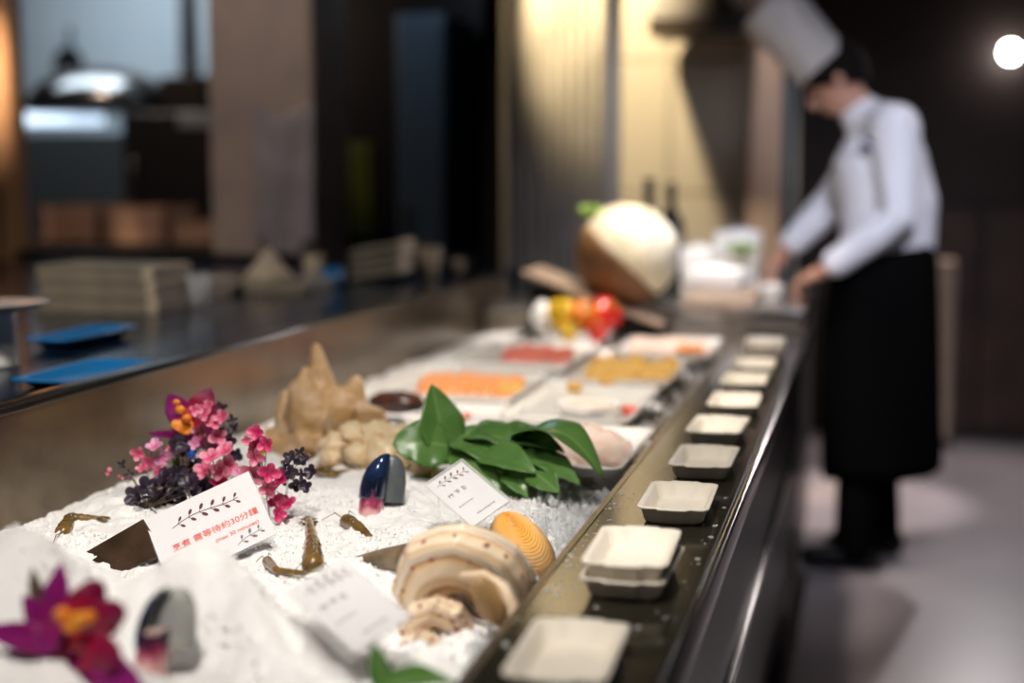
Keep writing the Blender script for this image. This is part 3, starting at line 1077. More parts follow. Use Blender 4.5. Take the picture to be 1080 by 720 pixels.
# spiky conch at the back wall
def conch():
    c = at(335, 445, 2.30)
    o = V((c.x, c.y, 0.80))
    r = thing('spiny_conch', 'large tan conch with a tall blunt spine standing against the trough wall', 'seashell', tuple(o))
    m = MB()
    Y = 2.30
    P = lambda px, py, dy=0: at(px, py, Y + dy)
    m.tube([P(300, 470), P(330, 445), P(365, 440), P(392, 448)], [0.03, 0.062, 0.055, 0.014], 18)
    m.tube([P(336, 446), P(338, 418), P(337, 392), P(334, 367)], [0.062, 0.038, 0.020, 0.0100], 14)
    m.tube([P(365, 440), P(372, 420), P(376, 404)], [0.040, 0.026, 0.014], 14)
    m.tube([P(314, 450), P(306, 430), P(300, 414)], [0.046, 0.028, 0.010], 12)
    m.tube([P(330, 440, -0.03), P(318, 410, -0.04), P(322, 392, -0.03)], [0.045, 0.025, 0.010], 12)
    m.tube([P(295, 470, -.02), P(286, 462, -.02), P(283, 455, -.02)], [0.030, 0.020, 0.008], 12)
    m.tube([P(360, 450, -0.05), P(362, 440, -0.06), P(372, 432, -0.07)], [0.032, 0.024, 0.008], 12)
    m.tube([P(340, 465, -0.04), P(320, 466, -0.06), P(300, 476, -0.05)], [0.03, 0.03, 0.015], 12)

    def dsp(v):
        return v + v.normalized() * (0.004 * noise.noise(v * 30) + 0.0035 * noise.noise(v * 75) + 0.004 * noise.noise(v * 14))
    m.build('body_whorl', M['conch'], r, remesh=0.004, smooth_it=5, disp=dsp)
    m = MB()
    for k in range(4):
        a = k * 0.5
        m.tube([P(378 + 7 * k, 440 - 2 * k + 2, -0.03), P(380 + 7 * k, 434, -0.055), P(384 + 7 * k, 445, -0.045)], [0.020 - 0.004 * k] * 3, 10)
    m.build('spire', M['conch'], r, remesh=0.004, smooth_it=3)
    return r


conch()

# cream seafood lumps below the conch
GRP = 'cream scallops heaped on the ice'
for i, (px, py, rx) in enumerate([(352, 470, .030), (374, 462, .034), (398, 460, .034), (420, 462, .032), (405, 478, .034), (432, 476, .03), (380, 480, .028), (448, 490, .024), (350, 482, 0.02)]):
    p = at(px, py, 2.20 - 0.002 * (py - 460))
    o = MB().ell((p.x, p.y, p.z), (rx, rx * 0.9, rx * 0.72), Euler((rnd(-.4, .4), rnd(-.4, .4), rnd(0, 3))).to_matrix(), 22, 14,
                 fn=lambda d, s=i: 1 + 0.34 * noise.noise(d * 1.9 + V((s * 3.1, 0, 0))) + 0.08 * noise.noise(d * 7)).build('scallop', M['squid'], loc=(p.x, p.y, p.z - rx * .7))
    tag(o, 'cream scallop lump in the heap between the conch and the leafy branch', 'scallop', GRP)

# dark shell behind the leaves
p = at(418, 424, 2.62)
o = MB().ell(p, (0.058, 0.04, 0.022), None, 26, 14, fn=lambda d: 1 + 0.1 * noise.noise(d * 3) + 0.04 * math.sin(d.x * 26)).build('brown_abalone', M['brown_shell'], loc=(p.x, p.y, p.z - .02))
tag(o, 'dark brown ridged shell behind the upright green leaf', 'seashell')

# prawns half buried in ice
def prawn(pts, r0, label, legs=True):
    pts = [V(p) for p in pts]
    r = thing('prawn', label, 'prawn', tuple(pts[0]))
    n = 18
    P, R_ = [], []
    for i in range(n + 1):
        u = i / n * (len(pts) - 1)
        k = min(int(u), len(pts) - 2)
        P.append(pts[k].lerp(pts[k + 1], u - k))
        R_.append(r0 * (1 - 0.6 * i / n) * (1 + 0.10 * math.sin(i * 2.6)))
    MB().tube(P, R_, 14).build('body', M['prawn'], r)
    m = MB()
    t = (P[-1] - P[-2]).normalized()
    sd = t.cross(UPZ).normalized()
    for s in (-1, 0, 1):
        a = P[-1]
        b = a + (t + sd * 0.6 * s).normalized() * r0 * 1.8
        m.sheet(leaf_fn(a, b, r0 * 0.9, UPZ, 0.05, 0.2), 6, 4, 0.0006)
    m.build('tail_fan', M['prawn'], r)
    m = MB()
    h = (P[0] - P[1]).normalized()
    for s in (-1, 1):
        m.tube([P[0], P[0] + h * r0 * 2 + sd * s * r0 + UPZ * r0, P[0] + h * r0 * 3.5 + sd * s * r0 * 2.4], [0.0009, 0.0007, 0.0005], 5)
    m.build('feeler', M['prawn'], r)
    return r


def icept(px, py, dz=0.0, z=0.815):
    p = on(px, py, z)
    for _ in range(5):
        p = on(px, py, ice_base(p.x, p.y) + dz)
    return p


prawn([icept(330, 596, .006), icept(330, 575, .014), icept(326, 550, .008)], 0.014, 'amber prawn half buried upright in ice beside the lettered sign')
prawn([icept(366, 550, .004), icept(378, 556, .007), icept(390, 566, .0)], 0.011, 'small amber prawn tail showing in ice below the upright mussel')
prawn([icept(66, 562, .0), icept(74, 546, .008), icept(102, 547, .004)], 0.011, 'curled olive prawn half buried in ice by the trough wall')
prawn([icept(338, 497, .004), icept(350, 500, .007), icept(364, 497, .003)], 0.010, 'olive prawn in the ice between plum sprig and upright mussel')
prawn([icept(305, 475, .006), icept(325, 482, .008), icept(338, 478, .0)], 0.012, 'olive prawn lying in ice at the foot of the spiny conch')
prawn([icept(282, 592, .006), icept(292, 602, .006), icept(322, 604, .006)], 0.007, 'thin dark prawn lying in ice under the lettered sign')

# ------------------------------------------------------------------ flowers
def orchid(label, org, petals, lips, core, stem, bud=None):
    r = thing('orchid', label, 'flower', tuple(org))
    for b, t, wd, nrm, bend, mt in petals:
        leaf(r, b, t, wd, nrm, mt, bend, 0.12, 0.05, name='petal', round_=0.8)
    for b, t, wd, nrm, bend, mt in lips:
        leaf(r, b, t, wd, nrm, mt, bend, -0.18, 0.09, name='lip_petal', round_=0.55)
    m = MB()
    for c, rad in core:
        m.ell(c, (rad, rad * 0.8, rad * 0.8), None, 14, 9, fn=lambda d: 1 + .12 * noise.noise(d * 4))
    m.build('column', M['orchid_core'], r)['label'] = 'orange yellow centre'
    MB().tube(stem, 0.0022, 8).build('stem', M['stem_brown'], r)
    if bud:
        leaf(r, bud[0], bud[1], 0.014, TOCAM, M['stem_brown'], 0.05, 0.3, name='bract')
    return r


Yo = 1.08
Pq = lambda px, py, dy=0: at(px, py, Yo + dy)
orchid('large blurred magenta orchid with yellow centre on the front ice heap', Pq(50, 730),
       [(Pq(58, 672), Pq(66, 592, .02), 0.033, TOCAM + V((-.4, 0, .1)), 0.04, M['orchid']),
        (Pq(58, 672), Pq(24, 628, .02), 0.024, TOCAM, 0.03, M['orchid']),
        (Pq(66, 678), Pq(-18, 664, .0), 0.026, TOCAM + UPZ * .3, 0.06, M['orchid']),
        (Pq(72, 676), Pq(152, 726, -.02), 0.036, TOCAM + UPZ * .2, 0.05, M['orchid']),
        (Pq(60, 660), Pq(40, 690, -.01), 0.028, TOCAM, 0.03, M['orchid']),
        (Pq(58, 652, .01), Pq(100, 694, .0), 0.040, TOCAM, 0.03, M['orchid_lip'])],
       [(Pq(72, 664), Pq(108, 612, .01), 0.036, TOCAM, 0.08, M['orchid_lip']),
        (Pq(72, 664), Pq(134, 642, -.01), 0.040, TOCAM, 0.10, M['orchid_lip']),
        (Pq(74, 668), Pq(128, 700, -.02), 0.044, TOCAM, 0.10, M['orchid_lip'])],
       [(Pq(66, 648, -.015), 0.0085), (Pq(84, 653, -.02), 0.0085), (Pq(75, 660, -.02), 0.008), (Pq(94, 650, -.015), 0.007)],
       [Pq(62, 680, .005), Pq(52, 705, .01), Pq(42, 740, .01)], (Pq(44, 640, .03), Pq(34, 598, .03)))
Yb = 1.92
Pb = lambda px, py, dy=0: at(px, py, Yb + dy)
orchid('dark magenta orchid with orange centre rising behind the pink sprigs', Pb(205, 520),
       [(Pb(202, 452), Pb(178, 416, .02), 0.042, TOCAM, 0.06, M['orchid']),
        (Pb(205, 450), Pb(222, 408, .02), 0.045, TOCAM, 0.06, M['orchid_lip']),
        (Pb(205, 452), Pb(238, 426, .01), 0.036, TOCAM, 0.04, M['orchid_lip']),
        (Pb(203, 450), Pb(184, 480, 0), 0.048, TOCAM, 0.06, M['orchid']),
        (Pb(206, 455), Pb(242, 468, 0), 0.040, TOCAM, 0.05, M['orchid']),
        (Pb(198, 458), Pb(156, 457, 0), 0.012, TOCAM, 0.03, M['orchid'])],
       [(Pb(204, 452, -.01), Pb(180, 446, -.03), 0.024, TOCAM + UPZ * .4, 0.08, M['orchid_core'])],
       [(Pb(190, 432, -.02), 0.0085), (Pb(197, 441, -.02), 0.008), (Pb(186, 424, -.018), 0.006)],
       [Pb(203, 460, .01), Pb(206, 490, .01), Pb(207, 540, .0)])


def floret(parent, c, s, mt, npet=4, tilt=0.5, name='floret', slim=1.0):
    m = MB()
    ax = (TOCAM + V((rnd(-1, 1), rnd(-1, 1), rnd(-1, 1))) * tilt + UPZ * 0.35).normalized()
    x = ax.orthogonal().normalized()
    y = ax.cross(x)
    a0 = rnd(0, 6)
    for k in range(npet):
        a = a0 + 2 * PI * k / npet
        d = x * math.cos(a) + y * math.sin(a)
        n = (ax - d * 0.5).normalized()

        def f(u, v, d=d, n=n, ss=s * rnd(0.85, 1.15)):
            q = 2 * v - 1
            pr = (1 - (2 * u - 1) ** 2) ** 0.5 * slim
            sd = d.cross(n)
            return c + d * (ss * 1.5 * u + 0.0004) + sd * (q * pr * ss * 0.75) + ax * (ss * (0.55 * u * u + 0.28 * q * q * pr - .1))
        m.sheet(f, 9, 6, 0.0005)
    return m.build(name, mt, parent)


def sprig(label, base, fls, y, stem_mat, group='artificial flower sprigs in the ice'):
    r = thing('flower_sprig', label, 'flower sprig', tuple(base), group)
    m = MB()
    mid = V(base).lerp(at(fls[0][0], fls[0][1], y + 0.01), 0.45)
    for f in fls:
        px, py, s, mt = f[:4]
        c = at(px, py, y + (f[4] if len(f) > 4 else rnd(-0.015, 0.015)))
        back = c - TOCAM * 0.002
        m.tube([V(base), mid, back.lerp(mid, 0.3) + V((0, 0, 0.004)), back], [0.0010, 0.0009, 0.0007, 0.0005], 6)
        floret(r, c, s, M[mt], 2 if s < 0.005 else 4, slim=0.65 if mt == 'plum' and s < 0.007 else 1.0)
    m.build('stem', stem_mat, r)
    return r


sprig('pale pink and lilac sprig leaning to the trough wall, left of orchid', icept(160, 512),
      [(146, 478, .0075, 'pink'), (163, 471, .009, 'lilac'), (157, 488, .009, 'pink'), (172, 484, .0095, 'lilac'), (150, 494, .007, 'pink'),
       (181, 474, .006, 'pink'), (114, 498, .0048, 'pink'), (168, 497, .008, 'pink'), (127, 503, .003, 'pink')], 1.84, M['stem_brown'])
sprig('dense near-black plum sprig beside the top edge of the lettered sign', icept(170, 545),
      [(142, 522, .0105, 'plum'), (156, 514, .011, 'plum'), (166, 526, .011, 'plum'), (180, 512, .0115, 'plum'), (191, 522, .011, 'plum'),
       (150, 532, .009, 'plum'), (138, 541, .0062, 'plum'), (154, 542, .0072, 'plum'), (172, 504, .010, 'plum'), (200, 510, .010, 'plum'),
       (208, 522, .009, 'plum'), (186, 500, .010, 'plum'), (177, 530, .010, 'plum'), (128, 490, .0055, 'plum'), (136, 500, .0055, 'plum')], 1.80, M['stem_brown'])
sprig('pink sprig standing in front of the dark magenta orchid', icept(222, 512),
      [(214, 436, .0085, 'pink'), (226, 446, .009, 'pink'), (206, 432, .0065, 'pink'), (234, 440, .0085, 'pink'), (212, 456, .0085, 'pink'),
       (230, 460, .010, 'pink'), (205, 468, .0065, 'lilac'), (220, 428, .006, 'pink')], 1.87, M['stem_brown'])
sprig('bright pink sprig cluster just above the top corner of lettered sign', icept(236, 522),
      [(222, 482, .0105, 'pink'), (238, 476, .0105, 'pink'), (232, 496, .0115, 'pink'), (216, 496, .010, 'pink'), (241, 492, .0105, 'pink'),
       (230, 508, .009, 'hot_pink'), (252, 498, .006, 'lilac')], 1.82, M['stem_brown'])
sprig('thin plum sprig with upright buds rising beside the dark orchid', icept(245, 505),
      [(233, 431, .0068, 'plum'), (245, 443, .006, 'plum'), (247, 452, .006, 'plum'), (238, 458, .0075, 'plum'), (250, 480, .008, 'plum'),
       (242, 466, .008, 'plum'), (226, 470, .007, 'plum')], 1.90, M['stem_brown'])
sprig('plum and sage green sprig with a blue bead amid the pink ones', icept(200, 525),
      [(186, 470, .010, 'plum'), (200, 480, .009, 'plum'), (190, 490, .0105, 'sage'), (206, 494, .011, 'plum'), (200, 505, .0105, 'sage'),
       (214, 508, .010, 'plum'), (178, 492, .009, 'sage'), (222, 515, .008, 'plum'), (196, 468, .007, 'plum')], 1.85, M['stem_brown'])
MB().ell(at(202, 479, 1.80), (0.0055, 0.0055, 0.0065), None, 12, 8).build('blue_bead', M['blue_bead'], bpy.data.objects['flower_sprig.005'])['label'] = 'small blue bead'
s6 = sprig('tall crimson pink sprig standing behind the right corner of lettered sign', icept(285, 548),
           [(271, 456, .0085, 'hot_pink'), (268, 469, .0085, 'hot_pink'), (281, 468, .0085, 'hot_pink'), (269, 481, .009, 'pink'), (265, 500, .0125, 'pink'),
            (284, 498, .0105, 'hot_pink'), (296, 504, .009, 'hot_pink'), (283, 514, .010, 'pink'), (290, 528, .0095, 'hot_pink'), (302, 531, .0095, 'hot_pink'),
            (294, 541, .0085, 'hot_pink'), (260, 464, .005, 'pink')], 1.80, M['stem_brown'])
MB().ell(at(277, 475, 1.79), (0.0045, 0.0045, 0.006), None, 12, 8).build('yellow_bead', M['yellow_bead'], s6)['label'] = 'small yellow centre'
sprig('slender plum sprig fanning out beside the tall crimson one', icept(302, 522),
      [(306, 482, .0072, 'plum'), (318, 486, .0072, 'plum'), (328, 497, .0075, 'plum'), (307, 498, .007, 'plum'), (300, 492, .006, 'plum'),
       (312, 511, .007, 'plum'), (322, 513, .007, 'plum'), (316, 477, .0062, 'plum'), (299, 506, .006, 'plum'), (318, 500, .006, 'plum')], 1.81, M['stem_brown'])

# ------------------------------------------------------------------ printed signs in acrylic holders
def twig(m, x0, y0, ln, ang, leaves=6, lw=0.0045, ll=0.009, z=0.0009, tk=0.0008):
    tf = Matrix.Translation((x0, y0, 0)) @ Matrix.Rotation(ang, 4, 'Z')
    n = 12
    pts = [(ln * i / n, 0.05 * ln * math.sin(i / n * 5)) for i in range(n + 1)]
    m.poly([(x, y - tk / 2) for x, y in pts] + [(x, y + tk / 2) for x, y in reversed(pts)], z, z + 0.0002, tf)
    for k in range(leaves):
        u = (k + 0.6) / leaves
        x, y = ln * u, 0.05 * ln * math.sin(u * 5)
        for s in (-1, 1):
            a = s * 0.95
            q = Matrix.Translation((x, y, 0)) @ Matrix.Rotation(a, 4, 'Z')
            f = 1 - 0.35 * abs(u - 0.5) * 2
            m.poly([(ll * 0.4 + ll * f * (0.5 - 0.5 * math.cos(b)), lw * 0.5 * f * math.sin(b)) for b in np.linspace(0, 2 * PI, 11)[:-1]], z, z + 0.0002, tf @ q)
            m.poly([(0, -tk * .35), (ll * 0.45, -tk * .35), (ll * .45, tk * .35), (0, tk * .35)], z, z + 0.0002, tf @ q)


TLp, TRp = at(152, 548, 1.655), at(262, 497, 1.722)
BLp = at(197, 610, 1.597)
rgt = TRp - TLp
CW = rgt.length
fm = frame(None, rgt, TLp - BLp)
CHT = 0.115
sg = thing('menu_sign', 'white card with red lettering and brown twig drawing, propped in ice', 'sign', (0, 0, 0))
ORG[sg.name] = V((0, 0, 0))
MB().box((CW / 2, CHT / 2, 0), (CW, CHT, 0.0012)).build('card', M['card'], sg, smooth=False)
sgc = bpy.data.objects['card']
m = MB()
m.box((CW / 2, CHT / 2, -0.0022), (CW + 0.004, CHT + 0.004, 0.002), None, 0.0006)
m.build('acrylic_back', M['acrylic'], sg, smooth=False)
m = MB()
twig(m, CW * 0.20, CHT * 0.70, CW * 0.62, 0.06, 6, 0.0050, 0.0105, 0.0009, 0.0010)
m.build('twig_drawing', M['twig_print'], sgc, smooth=False)
text('red_lettering', '烹煮 需等待約30分鐘', 0.0128, M['red_print'], sgc, (CW * 0.135, CHT * 0.385, 0.0010))
text('red_lettering', '(max 30 minutes)', 0.0085, M['red_print'], sgc, (CW * 0.50, CHT * 0.245, 0.0010))
m = MB()
twig(m, CW * 0.66, CHT * 0.08, CW * 0.25, 0.3, 3, 0.004, 0.008, 0.0009)
m.build('twig_drawing', M['grey_print'], sgc, smooth=False)
# other face of the holder, the dark it reflects painted as brown colour
sg.matrix_world = Matrix.Translation(TLp - (fm.to_3x3() @ V((0, CHT, 0)))) @ fm
fi = sg.matrix_world.inverted()
w0, w1, w2, w3 = TLp, at(175, 584, 1.627), at(128, 604, 1.60), at(86, 586, 1.63)
n_ = (w1 - w0).cross(w3 - w0).normalized() * 0.003
m = MB()
m.loft([[fi @ (q - n_) for q in (w0, w1, w2, w3)], [fi @ (q + n_) for q in (w0, w1, w2, w3)]])
m.build('dark_reflection_wing', M['reflecting'], sg, smooth=False)['label'] = 'side panel of the holder with its dark reflection put in the colour'


def price_card(label, tl, tr, bl, big=1.0):
    rgt = tr - tl
    W = rgt.length
    dn = tl - bl
    fm = frame(None, rgt, dn)
    H = (dn - rgt.normalized() * dn.dot(rgt.normalized())).length
    r = thing('price_card', label, 'card', (0, 0, 0), 'small cards in clear holders')
    ORG[r.name] = V((0, 0, 0))
    pcd = MB().box((W / 2, H / 2, 0), (W, H, 0.001)).build('card', M['card'], r, smooth=False)
    m = MB()
    m.box((W / 2 - 0.003, H / 2 + 0.002, -0.003), (W + 0.016, H + 0.014, 0.0024), None, 0.0008)
    m.box((W / 2, H / 2, 0.0026), (W + 0.008, H + 0.006, 0.0016), None, 0.0006)
    m.build('clear_holder', M['acrylic'], r, smooth=False)
    m = MB()
    twig(m, W * 0.12, H * 0.86, W * 0.78, 0.0, 5, W * .06, W * .13, 0.0006, W * 0.012)
    m.build('twig_drawing', M['twig_print'], pcd, smooth=False)
    m = MB()
    rs = random.Random(5)
    for row, (yy, x0, n, hh, tk) in enumerate([(0.57, 0.12, 3, 0.085, .010), (0.36, 0.12, 6, 0.032, .006), (0.11, 0.30, 7, 0.034, .006)]):
        for k in range(n):
            gx = W * x0 + k * H * hh * 1.1
            g = H * hh
            for a in range(4):
                if a % 2:
                    m.box((gx + g * rs.uniform(.2, .8), H * yy + g * 0.5, 0.0007), (H * tk, g * rs.uniform(.5, .95), 0.0003))
                else:
                    m.box((gx + g * 0.5, H * yy + g * rs.uniform(.1, .9), 0.0007), (g * rs.uniform(.5, .9), H * tk, 0.0003))
    m.build('printed_lines', M['grey_print'], pcd, smooth=False)
    MB().box((-W * 0.16, H * 0.62, -0.006), (0.0015, H * 0.55, 0.010), Matrix.Rotation(-0.55, 3, 'Z')).build('holder_leg', M['acrylic'], r, smooth=False)
    r.matrix_world = Matrix.Translation(tl - fm.to_3x3() @ V((0, H, 0))) @ fm
    return r


price_card('small white card in clear holder leaning between the leafy branch and seashell', at(450, 512, 1.80), at(487, 487, 1.835), at(499, 555, 1.735))
price_card('blurred white card in clear holder on the front ice heap', at(305, 624, 1.30), at(360, 590, 1.345), at(372, 690, 1.235))

# ------------------------------------------------------------------ white plates and sliced fish
def plate(label, corners, z, rimh=0.014, group='white plates of fish in the trough'):
    cx = sum(c[0] for c in corners) / 4
    cy = sum(c[1] for c in corners) / 4
    wx = (abs(corners[1][0] - corners[0][0]) + abs(corners[2][0] - corners[3][0])) / 2
    wy = (abs(corners[3][1] - corners[0][1]) + abs(corners[2][1] - corners[1][1])) / 2

    def ring(k, zz, r=0.02):
        return [V((cx + x, cy + y, z + zz)) for x, y in rr(wx - k, wy - k, max(r - k * 0.1, 0.006), 5)]
    m = MB()
    m.loft([ring(0.06, -0.006), ring(0.03, -0.006), ring(0.0, rimh - 0.003), ring(0.0, rimh), ring(0.012, rimh), ring(0.035, 0.003), ring(0.06, 0.001)])
    o = m.build('white_plate', M['porcelain'], loc=(cx, cy, z - .006))
    tag(o, label, 'plate', group)
    return cx, cy, wx, wy


def slices(n, c, step, size, z, mt, label, group, rot=0.0, lean=0.5):
    first = None
    for i in range(n):
        p = V((c[0] + step[0] * i, c[1] + step[1] * i, z + 0.004))
        if first is None:
            m = MB()
            a, b, h = size

            def f(u, v, a=a, b=b):
                return V(((u - 0.5) * a, (v - 0.5) * b * (1 - 0.35 * (2 * u - 1) ** 2), 0.007 * math.sin(u * PI) + 0.002 * math.sin(v * 9)))
            m.sheet(f, 10, 8, h)
            first = m.build('fish_slice', mt)
            tag(first, label, 'fish slice', group)
            first.location = p
            first.rotation_euler = (lean, 0, rot)
        else:
            o = first.copy()
            COL.objects.link(o)
            o.location = p
            o.rotation_euler = (lean + rnd(-.1, .1), rnd(-.05, .05), rot + rnd(-.12, .12))


PZ = 0.826
plate('long white plate with orange fish beside the trough wall', [(-1.02, 2.74), (-0.70, 2.74), (-0.70, 3.16), (-1.02, 3.16)], PZ)
slices(8, (-0.93, 2.96), (0.026, 0.0), (0.055, 0.16, 0.007), PZ + 0.004, M['salmon'], 'orange salmon slice overlapping others on the plate by the trough wall', 'salmon slices', 0.2, 0.1)
slices(2, (-0.755, 2.93), (0.02, 0.0), (0.05, 0.09, 0.006), PZ + 0.003, M['amber_fish'], 'yellow garnish strip at the end of the salmon slices', 'yellow garnish strips', 0.3, 0.05)
plate('white plate with dark red fish far along the trough wall', [(-0.98, 3.28), (-0.69, 3.28), (-0.69, 3.75), (-0.98, 3.75)], PZ)
slices(6, (-0.88, 3.50), (0.026, 0.0), (0.05, 0.15, 0.008), PZ + 0.004, M['tuna'], 'dark red tuna slice on the far plate by the trough wall', 'tuna slices', 0.1, 0.1)
plate('white plate with amber fish between the round bowl and the pink plate', [(-0.655, 3.06), (-0.42, 3.06), (-0.42, 3.46), (-0.655, 3.46)], PZ)
slices(8, (-0.615, 3.27), (0.023, 0.004), (0.055, 0.22, 0.008), PZ + 0.004, M['amber_fish'], 'amber fish slice on the plate beyond the round bowl', 'amber fish slices', 0.1, 0.1)
plate('white plate with pale pink fish at the far end before the melon board', [(-0.64, 3.54), (-0.385, 3.54), (-0.385, 3.93), (-0.64, 3.93)], PZ)
slices(6, (-0.59, 3.74), (0.034, 0.0), (0.055, 0.19, 0.008), PZ + 0.004, M['pink_fish'], 'pale pink fish slice on the plate before the melon board', 'pale pink fish slices', 0.1, 0.1)
slices(2, (-0.46, 3.66), (0.03, 0.0), (0.04, 0.08, 0.008), PZ + 0.010, M['salmon'], 'orange piece at the end of the pale pink fish', 'orange pieces', 0.1, 0.1)
plate('white plate under the round white bowl in the middle of the trough', [(-0.68, 2.58), (-0.425, 2.58), (-0.425, 3.00), (-0.68, 3.00)], PZ)
bc = on(621, 432, PZ + 0.02)
m = MB()
m.lathe([(0.032, 0.0), (0.050, 0.006), (0.066, 0.030), (0.068, 0.034), (0.063, 0.034), (0.050, 0.014), (0.02, 0.010)], 36, (bc.x, bc.y, PZ + .001))
bw = thing('round_bowl', 'low round white bowl of pale food standing on the middle plate', 'bowl', (bc.x, bc.y, PZ))
m.build('bowl', M['porcelain'], bw)
MB().ell((bc.x, bc.y, PZ + 0.024), (0.058, 0.058, 0.016), None, 24, 10, fn=lambda d: 1 + 0.08 * noise.noise(d * 5)).build('filling', M['pink_fish'], bw)
for (px, py, mt, lb) in [(640, 402, 'amber_fish', 'small amber morsel on the middle plate behind the round bowl'), (664, 433, 'tuna', 'small red morsel on the middle plate next to the round bowl'),
                         (606, 408, 'amber_fish', 'small tan morsel at the far corner of the middle plate')]:
    p = on(px, py, PZ + 0.012)
    tag(MB().ell((p.x, p.y, PZ + 0.012), (0.018, 0.016, 0.011), None, 14, 9, fn=lambda d: 1 + 0.2 * noise.noise(d * 3)).build('food_morsel', M[mt], loc=(p.x, p.y, PZ + .002)), lb, 'food morsel')
plate('white plate with pale fish fillets behind the leafy branch', [(-0.555, 2.13), (-0.362, 2.13), (-0.362, 2.49), (-0.555, 2.49)], PZ + 0.004)
slices(4, (-0.49, 2.33), (0.028, -0.012), (0.07, 0.20, 0.013), PZ + 0.010, M['pink_fish'], 'thick pale fillet slice on the plate behind the leafy branch', 'pale fillet slices', 0.15, 0.06)
plate('small white plate between the brown shell and the leafy branch', [(-0.84, 2.50), (-0.65, 2.50), (-0.65, 2.72), (-0.84, 2.72)], PZ - 0.004)
p = on(492, 441, PZ)
tag(MB().ell((p.x, p.y, PZ + 0.006), (0.010, 0.010, 0.006), None, 12, 8, fn=lambda d: 1 + .1 * noise.noise(d * 4)).build('red_garnish', M['tuna'], loc=(p.x, p.y, PZ)), 'tiny red garnish on the small white plate', 'garnish')

# ------------------------------------------------------------------ melon on its tilted board, bowl of peppers
Ym = 4.02
PM = lambda px, py, dy=0: at(px, py, Ym + dy)
bd = thing('serving_board', 'tilted pale board on a dark stand carrying the cream melon', 'board', (PM(640, 340).x, Ym, 0.84))
e0, e1 = PM(560, 284), PM(704, 339)
xd = (e1 - e0).normalized()
Rb = frame(None, xd, V((0, 1, 0))).to_3x3()
mid = (e0 + e1) / 2
MB().box(mid, ((e1 - e0).length, 0.24, 0.012), Rb, 0.004).build('board', M['board'], bd, smooth=False)
MB().b2(PM(560, 300).x, PM(596, 300).x, Ym - 0.02, Ym + 0.10, 0.815, PM(578, 299).z, 0.004).build('stand', M['black'], bd, smooth=False)
MB().b2(PM(655, 300).x, PM(705, 300).x, Ym - 0.02, Ym + 0.10, 0.815, PM(668, 332).z, 0.004).build('stand', M['black'], bd, smooth=False)
ml = thing('round_melon', 'big round cream melon in a brown husk on the tilted board', 'melon', tuple(PM(655, 312)))
mc = PM(662, 268)
tilt = Matrix.Rotation(0.62, 3, 'Y')
MB().ell(mc, (0.142, 0.142, 0.140), tilt, 40, 26, fn=lambda d: 1 + 0.018 * math.cos(10 * math.atan2(d.y, d.x)) + 0.04 * noise.noise(d * 2)).build('flesh', M['melon'], ml)
# brown half husk wrapping the lower left side
hd = V((-0.68, -0.14, -0.72)).normalized()
hx = hd.orthogonal().normalized()
hy = hd.cross(hx)
rings = []
for rad, q in ((0.150, 0), (0.145, 1)):
    for i in range(13):
        th = (i if q == 0 else 12 - i) / 12 * math.radians(80) + 0.02
        rings.append([mc + (hd * math.cos(th) + (hx * math.cos(a) + hy * math.sin(a)) * math.sin(th)) * rad * 1.0 for a in [2 * PI * j / 40 for j in range(40)]])
MB().loft(rings, (True, True)).build('husk', M['husk'], ml)
m = MB()
for k in range(5):
    a = k * 1.25
    b0 = PM(626, 228)
    m.sheet(leaf_fn(b0, b0 + V((0.035 * math.cos(a) - 0.012, 0.03 * math.sin(a), 0.032)), 0.03, V((0, -1, .3)), 0.1, 0.2, 0.08), 8, 6, 0.001)
m.build('leaf_tuft', M['lettuce'], ml)['label'] = 'small green leaf tuft'

bp = PM(606, 345, -0.14)
pb = tag(MB().lathe([(0.05, 0.0), (0.072, 0.004), (0.112, 0.030), (0.116, 0.036), (0.108, 0.036), (0.068, 0.012), (0.02, 0.010)], 40, (bp.x, Ym - .14, 0.822), Matrix.Diagonal((1.0, 0.7, 1.0)).to_3x3()).build(
    'pepper_bowl', M['porcelain'], loc=(bp.x, Ym - .14, 0.822)), 'low white bowl holding the coloured peppers under the tilted board', 'bowl')
on_ = PM(572, 333, -0.12)
tag(MB().ell(on_, (0.034, 0.034, 0.036), None, 22, 14, fn=lambda d: 1 + 0.02 * math.cos(8 * math.atan2(d.y, d.x)) + 0.25 * max(0, d.z) ** 10).build('white_onion', M['foam'], loc=tuple(on_ - V((0, 0, .036)))), 'white onion beside the yellow pepper in the bowl', 'onion')


def pepper(px, py, dy, s, mt, label, tiltz):
    c = PM(px, py, dy)
    r = thing('sweet_pepper', label, 'pepper', tuple(c))

    def fn(d):
        a = math.atan2(d.y, d.x)
        return 1 + 0.10 * math.cos(3 * a) * (1 - abs(d.z)) - 0.22 * max(0, d.z) ** 6
    R = Euler((0.9, tiltz, 0.3)).to_matrix()
    MB().ell(c, (s, s, s * 1.2), R, 26, 18, fn).build('flesh', M[mt], r)
    t = R @ V((0, 0, 1))
    MB().tube([c + t * s * 0.85, c + t * s * 1.25, c + t * s * 1.45 + V((0.008, 0, 0))], [0.008, 0.006, 0.005], 8).build('stalk', M['pepper_stem'], r)


pepper(594, 332, -0.13, 0.046, 'yellow_pepper', 'yellow pepper in the white bowl under the tilted board', -0.4)
pepper(616, 333, -0.17, 0.042, 'orange_pepper', 'orange pepper between the yellow and red ones in the bowl', 0.2)
pepper(637, 332, -0.13, 0.046, 'red_pepper', 'red pepper in the white bowl under the tilted board', 0.5)
pepper(601, 350, -0.20, 0.026, 'yellow_pepper', 'small yellow pepper lying low in front of the orange one', 0.2)
pepper(630, 349, -0.20, 0.028, 'red_pepper', 'small red pepper lying low in front of the larger red one', -0.2)

